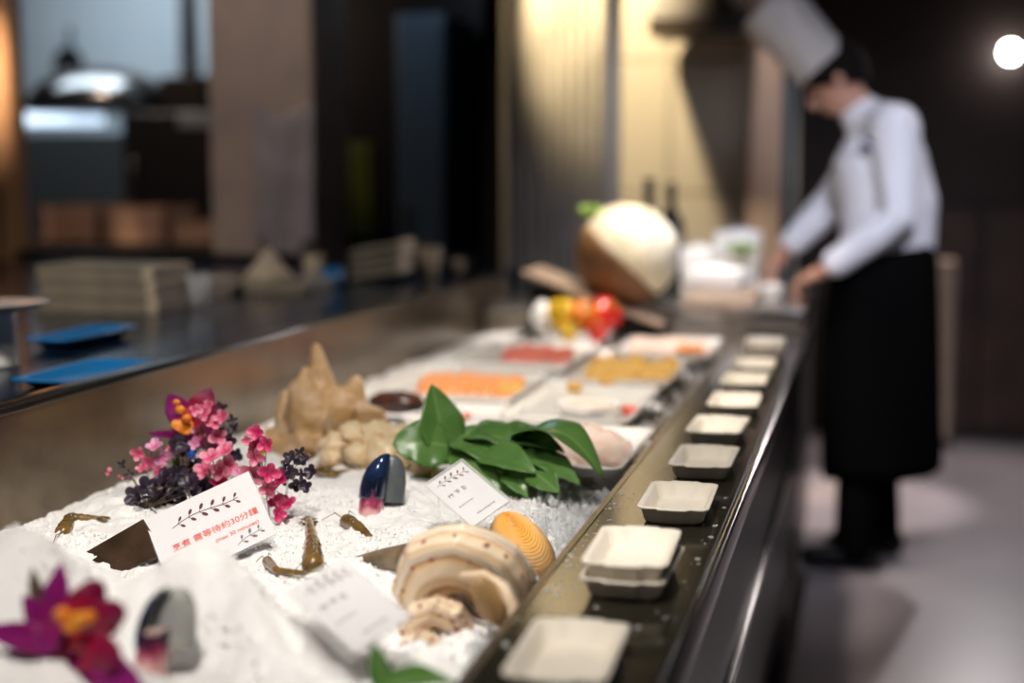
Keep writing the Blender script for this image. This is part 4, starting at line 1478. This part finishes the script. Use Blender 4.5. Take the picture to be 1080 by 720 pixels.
# ------------------------------------------------------------------ the chef's work station
st = thing('work_station', 'grey steel work station at the far end of the display counter', 'work station', (-0.66, 4.6, 0))
MB().b2(-1.14, -0.185, 4.19, 5.00, 0.10, 0.872).build('body', M['trough'], st, smooth=False)
MB().b2(-1.14, -0.178, 4.185, 5.00, 0.872, 0.90, 0.004).build('worktop', M['steel'], st, smooth=False)
MB().b2(-1.10, -0.24, 4.25, 4.95, 0.0, 0.10).build('plinth', M['black'], st, smooth=False)
sp = lambda px, py, y: at(px, py, y)
a, b = sp(722, 322, 4.32), sp(795, 322, 4.32)
cb = tag(MB().b2(a.x, b.x, 4.28, 4.66, 0.90, 0.925, 0.005).build('cutting_board', M['board'], loc=((a.x + b.x) / 2, 4.47, 0.90), smooth=False), 'wooden cutting board before the chef on the station', 'cutting board')


def foam_box(px0, py0, px1, py1, y, dep, label, z0):
    a, b = at(px0, py1, y), at(px1, py1, y)
    h = at(px0, py0, y).z - z0
    wx = b.x - a.x
    r = thing('foam_box', label, 'box', ((a.x + b.x) / 2, y + dep / 2, z0), 'white boxes on the work station')
    m = MB()

    def ring(k, zz):
        return [V(((a.x + b.x) / 2 + x, y + dep / 2 + yy, zz)) for x, yy in rr(wx - k, dep - k, 0.012, 4)]
    m.loft([ring(0.012, z0), ring(0.0, z0 + h * 0.97), ring(0.0, z0 + h), ring(0.02, z0 + h), ring(0.028, z0 + 0.012)])
    m.build('tub', M['foam'], r)
    MB().ell(((a.x + b.x) / 2, y + dep / 2, z0 + h - 0.012), (wx / 2 - 0.016, dep / 2 - 0.016, 0.028), None, 22, 10, fn=lambda d: 1 + 0.1 * noise.noise(d * 5)).build('ice_fill', M['ice'], r)


foam_box(724, 285, 782, 318, 4.34, 0.16, 'white tub of ice standing on the cutting board near the chef', 0.925)
foam_box(716, 262, 752, 300, 4.72, 0.16, 'white tub of ice beside the cream melon', 0.90)
foam_box(752, 245, 800, 280, 4.80, 0.16, 'taller white tub behind the green lettuce', 0.90)
lt = at(782, 264, 4.72)
m = MB()
for k in range(9):
    a = k * 0.7
    m.sheet(leaf_fn(lt + V((0, 0, -0.02)), lt + V((0.07 * math.cos(a), 0.05 * math.sin(a), 0.008 + 0.008 * (k % 3))), 0.06, UPZ, 0.1, 0.2, 0.12), 8, 8, 0.001)
tag(m.build('lettuce_head', M['lettuce'], loc=(lt.x, lt.y, lt.z - .03)), 'light green lettuce beside the chef hands', 'lettuce')
p = at(697, 240, 4.9)


def bottle(px, py, h, rad, label, lab=False):
    c = at(px, py, 4.92)
    r = thing('dark_bottle', label, 'bottle', (c.x, c.y, 0.90), 'dark bottles at the back of the work station')
    gb = MB().lathe([(rad * .9, 0), (rad, .01), (rad, h * .58), (rad * .85, h * .66), (rad * .36, h * .76), (rad * .34, h * .96), (rad * .4, h * .965), (rad * .4, h)], 24, (c.x, c.y, 0.90)).build('glass_body', M['bottle'], r)
    if lab:
        MB().lathe([(rad + .001, h * .18), (rad + .001, h * .5)], 24, (c.x, c.y, 0.90), caps=(False, False)).build('paper_label', M['grey_dish'], gb)


bottle(684, 260, 0.375, 0.050, 'dark bottle standing behind the cream melon, taller of two')
bottle(707, 262, 0.36, 0.046, 'dark bottle with a pale label behind the cream melon', True)

# ------------------------------------------------------------------ the chef
Yc = 4.80
C = lambda px, py, dy=0: at(px, py, Yc + dy)
foot = C(915, 590)
ch = thing('person', 'person in white jacket, tall white hat and long black apron working at the station', 'person', (foot.x, Yc, 0))
hip, waist, chest, neck = V((0.045, Yc, 0.95)), V((0.050, Yc, 1.06)), V((0.020, Yc, 1.34)), V((-0.035, Yc, 1.485))
headc = C(880, 84)
shL, shR = V((0.065, Yc - 0.165, 1.43)), V((0.03, Yc + 0.185, 1.43))
elL, wrL = V((0.085, Yc - 0.215, 1.155)), at(872, 284, Yc - 0.20)
elR, wrR = V((-0.13, Yc + 0.235, 1.20)), at(828, 264, Yc + 0.08)
haL, haR = at(850, 293, Yc - 0.16), at(813, 283, Yc + 0.04)
m = MB()
m.tube([hip, waist, chest, V((0.0, Yc, 1.44))], [0.125, 0.120, 0.130, 0.08], 18)
m.tube([shL, chest.lerp(neck, .5), shR], [0.06, 0.08, 0.06], 14)
m.tube([chest.lerp(neck, .6), neck, headc + V((0.01, 0, -0.02))], [0.075, 0.056, 0.055], 14)
for sh_, el, wr, ha in ((shL, elL, wrL, haL), (shR, elR, wrR, haR)):
    m.tube([sh_, sh_.lerp(el, .5), el, el.lerp(wr, .3), wr], [0.056, 0.048, 0.038, 0.040, 0.027], 14)
    d = (ha - wr).normalized()
    sd = V((0, 1, 0)) - d * d.y
    sd.normalize()
    dn = d.cross(sd)
    if dn.z > 0:
        dn = -dn
    palm = wr + d * 0.055
    m.tube([wr, palm - sd * 0.012, palm + d * 0.025 - sd * 0.014], [0.026, 0.021, 0.017], 10)
    m.tube([wr, palm + sd * 0.012, palm + d * 0.025 + sd * 0.014], [0.026, 0.021, 0.017], 10)
    for k, ln in enumerate((0.066, 0.076, 0.072, 0.056)):
        s0 = palm + d * 0.03 + sd * (-0.030 + 0.020 * k)
        k1 = s0 + d * ln * 0.5 + dn * ln * 0.12
        k2 = k1 + d * ln * 0.22 + dn * ln * 0.35
        m.tube([s0 - d * 0.02, s0, k1, k2, k2 + dn * ln * 0.28 - d * ln * 0.06], [0.011, 0.0105, 0.0095, 0.0085, 0.007], 8)
    th0 = wr + d * 0.03 + sd * (0.026 if sh_ is shL else -0.026)
    ts = sd * (1 if sh_ is shL else -1)
    m.tube([th0 - ts * 0.012, th0 + ts * 0.014 + d * 0.018 + dn * .006, th0 + ts * 0.014 + d * 0.046 + dn * 0.022], [0.014, 0.012, 0.009], 8)
for s, ft in ((-1, V((-0.02, Yc - 0.11, 0.08))), (1, V((0.06, Yc + 0.10, 0.08)))):
    hp = hip + V((0, s * 0.09, -0.04))
    kn = hp.lerp(ft, 0.5) + V((-0.02, 0, 0))
    m.tube([hp, kn, kn.lerp(ft, .4), ft], [0.085, 0.056, 0.055, 0.038], 14)
    m.tube([ft + V((0.03, 0, -0.035)), ft + V((-0.06, 0, -0.04)), ft + V((-0.14, 0, -0.05))], [0.036, 0.036, 0.026], 12)
# head, tipped forward and down: face axis points to -x and down
tip_a = math.radians(42)
Hr = Matrix.Rotation(-tip_a, 3, 'Y')           # local z = crown, local -x = face
hp_ = lambda x, y, z: headc + Hr @ V((x, y, z))
m.ell(hp_(0.012, 0, 0.025), (0.098, 0.078, 0.105), Hr, 24, 16)
m.ell(hp_(-0.018, 0, -0.045), (0.070, 0.062, 0.078), Hr, 20, 14)
m.tube([hp_(-0.092, 0, 0.02), hp_(-0.108, 0, -0.015), hp_(-0.096, 0, -0.028)], [0.010, 0.013, 0.013], 10)
m.tube([hp_(-0.078, -0.024, -0.062), hp_(-0.087, 0, -0.060), hp_(-0.078, 0.024, -0.062)], [0.005, 0.009, 0.005], 8)
for s in (-1, 1):
    m.ell(hp_(0.012, s * 0.079, -0.005), (0.020, 0.010, 0.032), Hr, 12, 8)
    m.ell(hp_(-0.076, s * 0.030, 0.022), (0.016, 0.018, 0.008), Hr, 12, 8)
m.build('body', M['skin'], ch, remesh=0.0065, smooth_it=3)
m = MB()
for s in (-1, 1):
    m.ell(hp_(-0.084, s * 0.030, 0.008), (0.011, 0.013, 0.008), Hr, 12, 8)
m.build('eye', M['hair'], ch)
# hair: cap over the back and side of the head
rings = []
for rad, rev in ((1.10, False), (1.02, True)):
    for i in range(11):
        th = (10 - i if rev else i) / 10 * math.radians(112) + 0.03
        ring = []
        for j in range(28):
            a = 2 * PI * j / 28
            d = V((0.55, 0, 0.83)).normalized()
            x_ = V((0.83, 0, -0.55)).normalized()
            q = d * math.cos(th) + (x_ * math.cos(a) + V((0, 1, 0)) * math.sin(a)) * math.sin(th)
            ring.append(hp_(0.012 + q.x * 0.100 * rad, q.y * 0.081 * rad, 0.022 + q.z * 0.106 * rad))
        rings.append(ring)
MB().loft(rings).build('hair', M['hair'], ch)
# tall hat
hb = hp_(0.0, 0, 0.055)
HM = Matrix.Translation(hb) @ (Hr @ Matrix.Rotation(0.0, 3, 'Y')).to_4x4()
m = MB()
prof = [(0.090, 0.0), (0.094, 0.0), (0.095, 0.06), (0.096, 0.065), (0.100, 0.16), (0.107, 0.25), (0.103, 0.272), (0.06, 0.285), (0.01, 0.287)]
m.lathe(prof, 48, (0, 0, 0), None, (False, True), fn=lambda a, z: 1 + (0.018 * math.cos(20 * a) if z > 0.07 else 0))
m.xf(HM)
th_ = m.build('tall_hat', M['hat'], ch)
m = MB()
m.lathe([(0.0955, 0.0), (0.0985, 0.002), (0.0985, 0.055), (0.0955, 0.058)], 40, (0, 0, 0), None, (False, False))
m.xf(HM)
m.build('hat_band', M['hat'], th_)
# jacket
m = MB()
m.tube([V((0.045, Yc, 0.985)), waist, V((0.045, Yc, 1.2)), chest, V((0.015, Yc, 1.43))], [0.148, 0.146, 0.150, 0.150, 0.095], 20)
m.tube([V((0.10, Yc, 0.99)), V((0.105, Yc, 1.2)), V((0.065, Yc, 1.38))], [0.105, 0.105, 0.09], 18)
m.tube([shL + V((0, .01, 0)), V((0.02, Yc, 1.425)), shR - V((0, .01, 0))], [0.078, 0.098, 0.078], 16)
m.tube([V((0.0, Yc, 1.44)), neck + V((-.002, 0, -0.005))], [0.085, 0.070], 16)
for sh_, el, wr in ((shL, elL, wrL), (shR, elR, wrR)):
    m.tube([sh_, sh_.lerp(el, .5), el, el.lerp(wr, .4), el.lerp(wr, .86)], [0.080, 0.068, 0.058, 0.056, 0.046], 16)
jk = m.build('jacket', M['jacket'], ch, remesh=0.008, smooth_it=4, disp=lambda v: v + v.normalized() * 0.004 * noise.noise(v * 16))
m = MB()
for i, (px, py) in enumerate([(893, 150), (890, 185), (888, 220)]):
    pass
em = at(918, 152, Yc - 0.175)
MB().box(em, (0.055, 0.012, 0.04), Euler((0, 0.3, 0.0)).to_matrix(), 0.004).build('chest_emblem', M['emblem'], jk)['label'] = 'grey emblem on the jacket'
# apron: long black wrap from waist to shin, and trousers, shoes
m = MB()
rings = []
for zz, cx, rx, ry in ((1.045, 0.045, 0.155, 0.165), (0.98, 0.042, 0.172, 0.180), (0.85, 0.04, 0.182, 0.190), (0.6, 0.045, 0.190, 0.195), (0.36, 0.052, 0.195, 0.200), (0.31, 0.056, 0.192, 0.198)):
    rings.append([V((cx + rx * math.cos(a) * (1 + 0.02 * math.cos(9 * a)), Yc + ry * math.sin(a) * (1 + 0.02 * math.cos(9 * a)), zz + 0.02 * math.cos(a))) for a in [2 * PI * j / 54 for j in range(54)]])
inner = [[V((0.045 + (p.x - 0.045) * 0.965, Yc + (p.y - Yc) * 0.965, p.z)) for p in r_] for r_ in reversed(rings)]
m.loft(rings + inner, (False, False))
m.build('apron', M['apron'], ch)
m = MB()
for s, ft in ((-1, V((-0.02, Yc - 0.11, 0.08))), (1, V((0.06, Yc + 0.10, 0.08)))):
    hp = hip + V((0, s * 0.09, -0.04))
    kn = hp.lerp(ft, 0.5) + V((-0.02, 0, 0))
    m = MB()
    m.tube([hp, kn, kn.lerp(ft, .5), ft + V((0, 0, 0.0))], [0.092, 0.072, 0.070, 0.068], 16)
    m.build('trouser_leg', M['apron'], ch)
    m = MB()
    m.tube([ft + V((0.04, 0, -0.035)), ft + V((-0.06, 0, -0.038)), ft + V((-0.145, 0, -0.044))], [0.045, 0.045, 0.036], 14)
    m.build('shoe', M['black'], ch, disp=lambda v: V((v.x, v.y, max(v.z, 0.0))))

kn_b = at(812, 306, Yc - 0.20)
m = MB().lathe([(0.022, 0), (0.03, .003), (0.045, 0.034), (0.047, 0.037), (0.043, 0.037), (0.026, 0.008), (0.005, 0.006)], 28, (kn_b.x, kn_b.y, 0.90))
tag(m.build('small_bowl', M['porcelain'], loc=(kn_b.x, kn_b.y, 0.90)), 'small white bowl under the hands of the chef', 'bowl')

# ------------------------------------------------------------------ back counter on the kitchen side
bcz = 0.955
bk = thing('back_counter', 'glossy dark navy counter behind the trough wall', 'counter', (-2.3, 3.0, 0))
MB().b2(-3.9, -1.20, 0.9, 4.90, 0.92, bcz, 0.004).build('worktop', M['navy'], bk, smooth=False)
MB().b2(-3.85, -1.25, 0.95, 4.85, 0.0, 0.92).build('body', M['black'], bk, smooth=False)


def long_box(px0, px1, py0, py1, y, dep, label, name='bamboo_box', cat='box', z0=None, mt='bamboo', group=None):
    """long bamboo box with a paler end"""
    z0 = bcz if z0 is None else z0
    a, b = at(px0, py1, y), at(px1, py1, y)
    h = at((px0 + px1) / 2, py0, y).z - at((px0 + px1) / 2, py1, y).z
    r = thing(name, label, cat, ((a.x + b.x) / 2, y + dep / 2, z0), group)
    MB().b2(a.x, b.x - 0.03, y, y + dep, z0, z0 + h * 0.8, 0.003).build('body', M[mt], r, smooth=False)
    MB().b2(b.x - 0.03, b.x, y - 0.004, y + dep + 0.004, z0, z0 + h, 0.004).build('end_board', M['bamboo_end'], r, smooth=False)
    MB().b2(a.x, b.x - 0.03, y - 0.004, y + dep + .004, z0 + h * 0.8, z0 + h, 0.003).build('lid', M[mt], r, smooth=False)
    return z0 + h


z1 = long_box(38, 168, 323, 341, 3.10, 0.20, 'long bamboo box at the bottom of the stack of three', group='bamboo boxes on the back counter')
z1 = long_box(42, 166, 308, 324, 3.10, 0.20, 'long bamboo box in the middle of the stack of three', z0=z1, group='bamboo boxes on the back counter')
z1 = long_box(38, 163, 291, 307, 3.10, 0.19, 'long bamboo box on top of the stack of three', z0=z1, group='bamboo boxes on the back counter')
long_box(166, 216, 305, 327, 3.45, 0.2, 'short bamboo box beside the stack of three', group='bamboo boxes on the back counter')
# flat tray with a cone of food
a, b = at(236, 318, 3.70), at(322, 318, 3.70)
tr = thing('wooden_platter', 'flat wooden platter with a peaked pale cone on it', 'platter', ((a.x + b.x) / 2, 3.8, bcz))
MB().b2(a.x, b.x, 3.70, 3.92, bcz, bcz + 0.035, 0.006).build('platter', M['bamboo'], tr, smooth=False)
cn = at(284, 300, 3.80)
MB().lathe([(0.075, 0), (0.06, 0.02), (0.035, 0.05), (0.016, 0.078), (0.004, 0.09)], 24, (cn.x, 3.80, bcz + 0.035), fn=lambda a, z: 1 + 0.06 * math.cos(7 * a)).build('cone', M['bamboo_end'], tr)
# tilted stack of bamboo trays
q0 = at(392, 280, 4.15)
for k in range(4):
    o = MB().box((0, 0, 0), (0.155, 0.20, 0.018), None, 0.003).build('bamboo_tray', M['bamboo'], smooth=False)
    MB().box((0.080, 0, 0.002), (0.012, 0.205, 0.024), None, 0.002).build('end_board', M['bamboo_end'], o, smooth=False)
    o.location = (q0.x, 4.25, bcz + 0.028 + k * 0.026)
    o.rotation_euler = (0, -0.16, 0.1)
    tag(o, ['bamboo tray lowest in the slanting stack of four', 'second bamboo tray from the bottom of slanting stack', 'third bamboo tray from the bottom of slanting stack',
            'topmost bamboo tray of the slanting stack of four'][k], 'tray', 'slanting bamboo trays')


def cup(px, y, h, rad, mt, label, name='cup'):
    c = at(px, 290, y)
    m = MB().lathe([(rad * .7, 0), (rad * .8, .004), (rad, h), (rad * .92, h), (rad * .72, 0.008), (0.004, 0.006)], 24, (c.x, y, bcz))
    return tag(m.build(name, M[mt], loc=(c.x, y, bcz)), label, 'cup')


cup(205, 3.30, 0.085, 0.045, 'glass', 'clear glass tumbler catching blue light before the short box', 'glass_tumbler')
cup(350, 3.95, 0.06, 0.035, 'blue_plastic', 'small bright blue cup beside the slanting trays', 'blue_cup')
cup(331, 4.10, 0.085, 0.034, 'bamboo_end', 'pale cup between the cone platter and the blue cup')
cup(453, 4.40, 0.10, 0.038, 'bamboo_end', 'tall pale cup beyond the slanting trays')
cup(484, 4.60, 0.05, 0.024, 'bamboo_end', 'small pale cup standing furthest along the back counter')
# cake stand, and blue basins put in for the blue glow on the counter
cs0 = at(10, 420, 2.20)
cs = thing('pedestal_stand', 'grey glazed plate on a thick white pedestal', 'stand', (cs0.x, 2.20, bcz))
MB().lathe([(0.034, 0), (0.03, 0.01), (0.027, 0.09), (0.03, 0.098)], 28, (cs0.x - .012, 2.20, bcz)).build('pedestal', M['porcelain'], cs)
MB().lathe([(0.03, 0.098), (0.085, 0.110), (0.088, 0.116), (0.083, 0.116), (0.03, 0.106)], 40, (cs0.x - .012, 2.20, bcz)).build('plate', M['grey_dish'], cs)


def basin(x0, x1, y0, y1, h, label):
    cx, cy = (x0 + x1) / 2, (y0 + y1) / 2

    def ring(k, z):
        return [V((cx + x, cy + y, bcz + z)) for x, y in rr(x1 - x0 - k, y1 - y0 - k, 0.03, 5)]
    m = MB()
    m.loft([ring(0.03, 0), ring(0.0, h), ring(-0.02, h), ring(-0.02, h + 0.004), ring(0.012, h + 0.004), ring(0.04, 0.005)])
    return tag(m.build('blue_glow_basin', M['blue_plastic'], loc=(cx, cy, bcz)), label, 'basin')  # blue colour here stands for a glow on the glossy worktop


p0, p1 = on(28, 372, bcz), on(112, 362, bcz)
basin(p0.x - .02, p1.x, 2.42, 2.68, 0.02, 'bright blue basin put in for the blue glow before the stacked bamboo boxes')
p0, p1 = on(20, 408, bcz), on(120, 400, bcz)
basin(p0.x, p1.x + .02, 1.98, 2.24, 0.012, 'shallow blue basin put in for the blue glow right behind the trough wall')

# ------------------------------------------------------------------ kitchen beyond
kc = thing('kitchen_range', 'dark kitchen range with shelf seen through the opening', 'range', (-3.3, 6.3, 0))
MB().b2(-5.6, -2.55, 5.9, 6.6, 0.0, 0.95).build('body', M['black'], kc, smooth=False)
MB().b2(-5.6, -2.5, 5.85, 6.6, 0.95, 0.98, 0.005).build('worktop', M['dark_wood'], kc, smooth=False)
sill = struct(MB().b2(-3.29, -1.42, 5.0, 5.25, 0.0, 0.985).build('wall_sill', M['black'], smooth=False), 'low dark wall under the kitchen opening', 'wall')


def crate(px0, px1, py0, y, dep, mt, label, h=None):
    a, b = at(px0, 250, y), at(px1, 250, y)
    zt = at(px0, py0, y).z
    z0 = 0.98
    r = thing('wooden_crate', label, 'crate', ((a.x + b.x) / 2, y + dep / 2, z0), 'crates on the kitchen range')
    m = MB()
    n = 4
    hh = (zt - z0) / n
    for k in range(n):
        m.b2(a.x, b.x, y, y + 0.012, z0 + k * hh, z0 + (k + .86) * hh)
        m.b2(a.x, b.x, y + dep - 0.012, y + dep, z0 + k * hh, z0 + (k + .86) * hh)
        m.b2(a.x, a.x + 0.012, y, y + dep, z0 + k * hh, z0 + (k + .86) * hh)
        m.b2(b.x - 0.012, b.x, y, y + dep, z0 + k * hh, z0 + (k + .86) * hh)
    m.build('slats', M[mt], r, smooth=False)
    MB().b2(a.x + .01, b.x - .01, y + .01, y + dep - .01, z0, z0 + 0.012).build('base', M[mt], r, smooth=False)
    for xx in (a.x + .02, b.x - .02):
        for yy in (y + .02, y + dep - .02):
            MB().b2(xx - .012, xx + .012, yy - .012, yy + .012, z0, zt).build('corner_post', M[mt], r, smooth=False)


crate(44, 104, 217, 5.86, 0.3, 'box_wood', 'brown wooden crate on the range nearest the copper post')
crate(108, 176, 218, 5.86, 0.3, 'box_wood', 'reddish wooden crate on the range, middle of three')
crate(180, 244, 234, 5.86, 0.3, 'box_wood', 'low wooden crate on the range beside the plaster pillar')
# hood with bright domed pan above, light strip beneath
hd_ = thing('cooking_hood', 'steel domed cooking hood with dark rim and light strip below', 'hood', (at(100, 100, 6.9).x, 6.9, 1.6))
hc_ = at(98, 108, 6.9)
MB().lathe([(0.42, 0.0), (0.40, 0.05), (0.33, 0.12), (0.2, 0.175), (0.05, 0.195), (0.01, 0.197)], 40, (hc_.x, 7.0, hc_.z), Matrix.Diagonal((1, 0.8, 1)).to_3x3()).build('dome', M['steel'], hd_)
MB().lathe([(0.40, -0.05), (0.47, -0.045), (0.47, 0.0), (0.40, 0.004)], 40, (hc_.x, 7.0, hc_.z), Matrix.Diagonal((1, 0.8, 1)).to_3x3()).build('rim', M['black'], hd_)
la, lb = at(22, 123, 7.3), at(106, 123, 7.3)
MB().b2(la.x, lb.x, 7.28, 7.34, la.z - 0.05, la.z + 0.05, 0.01).build('light_strip', M['tube'], hd_, smooth=False)
sb = tag(MB().b2(at(22, 200, 6.62).x, at(135, 200, 6.62).x, 6.62, 6.66, 0.98, at(22, 142, 6.62).z, 0.01).build('steel_splash', M['navy_panel'], loc=(hc_.x, 6.64, 0.98), smooth=False), 'blue-grey steel splash panel under the hood', 'panel')
eq = thing('steam_cabinet', 'black upright steam cabinet beside the hood', 'cabinet', (at(190, 200, 6.5).x, 6.5, 0.98))
xa, xb = at(130, 200, 6.2).x, at(240, 200, 6.2).x
MB().b2(xa, xb, 6.2, 6.58, 0.98, at(180, 118, 6.2).z, 0.01).build('body', M['black'], eq, smooth=False)
MB().b2(at(168, 100, 6.25).x, at(216, 100, 6.25).x, 6.25, 6.5, at(180, 118, 6.2).z, at(180, 80, 6.25).z, 0.01).build('control_box', M['black'], eq, smooth=False)
eqd = MB().b2(xb - 0.24, xb - 0.02, 6.185, 6.2, at(180, 135, 6.2).z, at(180, 118, 6.2).z, 0.005).build('door', M['slate'], eq, smooth=False)
MB().tube([(xa + 0.06, 6.18, 1.1), (xa + 0.06, 6.18, 1.35)], 0.008, 8).build('handle', M['steel'], eqd)
for px, rad, lb in ((199, 0.055, 'wide grey duct pipe above the steam cabinet'), (228, 0.035, 'narrow grey duct pipe next to the wide one')):
    c = at(px, 40, 7.2)
    pz = thing('duct_pipe', lb, 'pipe', (c.x, 7.2, 1.6), 'duct pipes above the steam cabinet')
    MB().tube([(c.x, 7.2, at(px, 80, 7.2).z), (c.x, 7.2, 2.98)], rad, 20, round_=False).build('pipe', M['slate'], pz)
    MB().lathe([(rad + .001, 0), (rad + .014, 0), (rad + .014, .03), (rad + .001, .03)], 20, (c.x, 7.2, at(px, 70, 7.2).z), caps=(False, False)).build('flange', M['slate'], pz)
# hanging pan on the kitchen wall
pc = at(42, 64, 7.62)
pn = thing('hanging_pan', 'small dark pan hanging on the tiled kitchen wall', 'pan', tuple(pc))
MB().lathe([(0.01, 0), (0.08, 0.0), (0.105, 0.035), (0.10, 0.035), (0.075, 0.008), (0.01, 0.008)], 28, tuple(pc + V((0, 0.34, 0))), Matrix.Rotation(PI / 2, 3, 'X')).build('pan', M['black'], pn)
MB().b2(pc.x - 0.008, pc.x + 0.008, pc.y + 0.33, pc.y + 0.345, pc.z + 0.10, pc.z + 0.24, 0.003).build('handle', M['black'], pn)
MB().b2(pc.x - 0.01, pc.x + 0.01, pc.y + 0.32, 8.0, pc.z + 0.20, pc.z + 0.225, 0.003).build('hook', M['steel'], pn)
# dark opening: navy locker and olive bottle
xa, xb = at(418, 100, 6.2).x, at(470, 100, 6.2).x
lk = thing('navy_locker', 'tall navy locker inside the dark opening', 'locker', ((xa + xb) / 2, 6.4, 0))
MB().b2(xa, xb, 6.2, 6.7, 0.0, 2.0, 0.01).build('body', M['navy_panel'], lk, smooth=False)
lkd = MB().b2(xa + 0.01, xb - 0.01, 6.185, 6.2, 0.05, 1.95, 0.004).build('door', M['navy_panel'], lk, smooth=False)
MB().b2(xa + 0.03, xa + 0.045, 6.165, 6.185, 1.0, 1.15, 0.003).build('handle', M['steel'], lkd, smooth=False)
oc = at(381, 200, 6.77)
ob = thing('olive_cloth', 'olive yellow cloth hanging from a hook in the dark opening', 'cloth', tuple(oc))
MB().sheet(lambda u, v: V((oc.x - 0.06 + 0.12 * v, 6.775 + 0.012 * math.sin(v * 14), at(381, 150, 6.77).z - u * 0.48)), 14, 24, 0.006).build('cloth', M['olive'], ob)
MB().tube([(oc.x, 6.77, at(381, 150, 6.77).z - .01), (oc.x, 6.82, at(381, 150, 6.77).z - .01)], 0.008, 8).build('hook', M['steel'], ob)
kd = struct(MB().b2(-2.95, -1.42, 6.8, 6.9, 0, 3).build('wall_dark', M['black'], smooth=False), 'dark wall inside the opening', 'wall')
# pale cloth on the plaster pillar
cl_ = at(305, 195, 4.97)
pc_ = thing('hanging_cloth', 'pale grey cloth hanging on the plaster pillar', 'cloth', (cl_.x, 4.97, 1.3))
MB().sheet(lambda u, v: V((at(268 + 62 * v, 190, 4.97).x, 4.975 + 0.010 * math.sin(v * 9 + u * 3), at(300, 125 + 145 * u - 14 * (0 if 0.2 < v < 0.8 else 1), 4.97).z)), 20, 30, 0.005).build('cloth', M['pillar_cloth'], pc_)
MB().box((cl_.x, 4.985, at(300, 120, 4.97).z), (0.03, 0.03, 0.02), None, 0.004).build('hook', M['steel'], pc_)

# hanging extractor before the tiled wall
ex = thing('extractor_hood', 'dark extractor hood hanging before the beige tiled wall', 'hood', (at(735, 0, 6.0).x, 6.1, at(735, 40, 6.0).z))
xa, xb, zb = at(684, 30, 5.95).x, at(792, 30, 5.95).x, at(735, 34, 5.95).z
m = MB()
m.loft([[V((xa, 5.95, zb)), V((xb, 5.95, zb)), V((xb, 6.35, zb)), V((xa, 6.35, zb))], [V((xa, 5.95, zb + 0.06)), V((xb, 5.95, zb + 0.06)), V((xb, 6.35, zb + 0.06)), V((xa, 6.35, zb + 0.06))],
        [V((xa + .1, 6.05, zb + 0.35)), V((xb - .1, 6.05, zb + 0.35)), V((xb - .1, 6.3, zb + 0.35)), V((xa + .1, 6.3, zb + 0.35))]])
m.build('canopy', M['dark_wood'], ex, smooth=False)
MB().b2((xa + xb) / 2 - .1, (xa + xb) / 2 + .1, 6.08, 6.28, zb + 0.34, 2.99).build('flue', M['dark_wood'], ex, smooth=False)

# wall lamp at the right
lp = at(1066, 55, 7.1)
wl = thing('wall_lamp', 'small round white glowing lamp high on the dark back wall', 'lamp', (lp.x, 7.2, lp.z))
MB().ell((lp.x, 7.1, lp.z), (0.042, 0.042, 0.042), None, 24, 14).build('bulb', M['lamp'], wl)
spot('wall_lamp_light', (lp.x, 7.03, lp.z), (lp.x - 0.5, 5.0, 0.0), 100, (1.0, 0.92, 0.92), 110, 0.6, 0.05)
MB().lathe([(0.035, 0), (0.035, 0.012), (0.015, 0.02), (0.012, 0.06)], 20, (lp.x, 7.2, lp.z), Matrix.Rotation(PI / 2, 3, 'X')).build('base', M['steel'], wl)
# cupboard behind the chef
xa, xb = at(985, 300, 6.9).x, at(1008, 300, 6.9).x
zb = at(995, 275, 6.9).z
cp = thing('side_post', 'light brown wooden board standing behind the chef', 'board', ((xa + xb) / 2, 6.9, 0))
MB().b2(xa, xb, 6.9, 7.1, 0.0, zb, 0.008).build('board', M['board'], cp, smooth=False)
MB().b2(xa - 0.01, xb + 0.01, 6.89, 7.11, 0.0, 0.05, 0.006).build('foot', M['dark_wood'], cp, smooth=False)
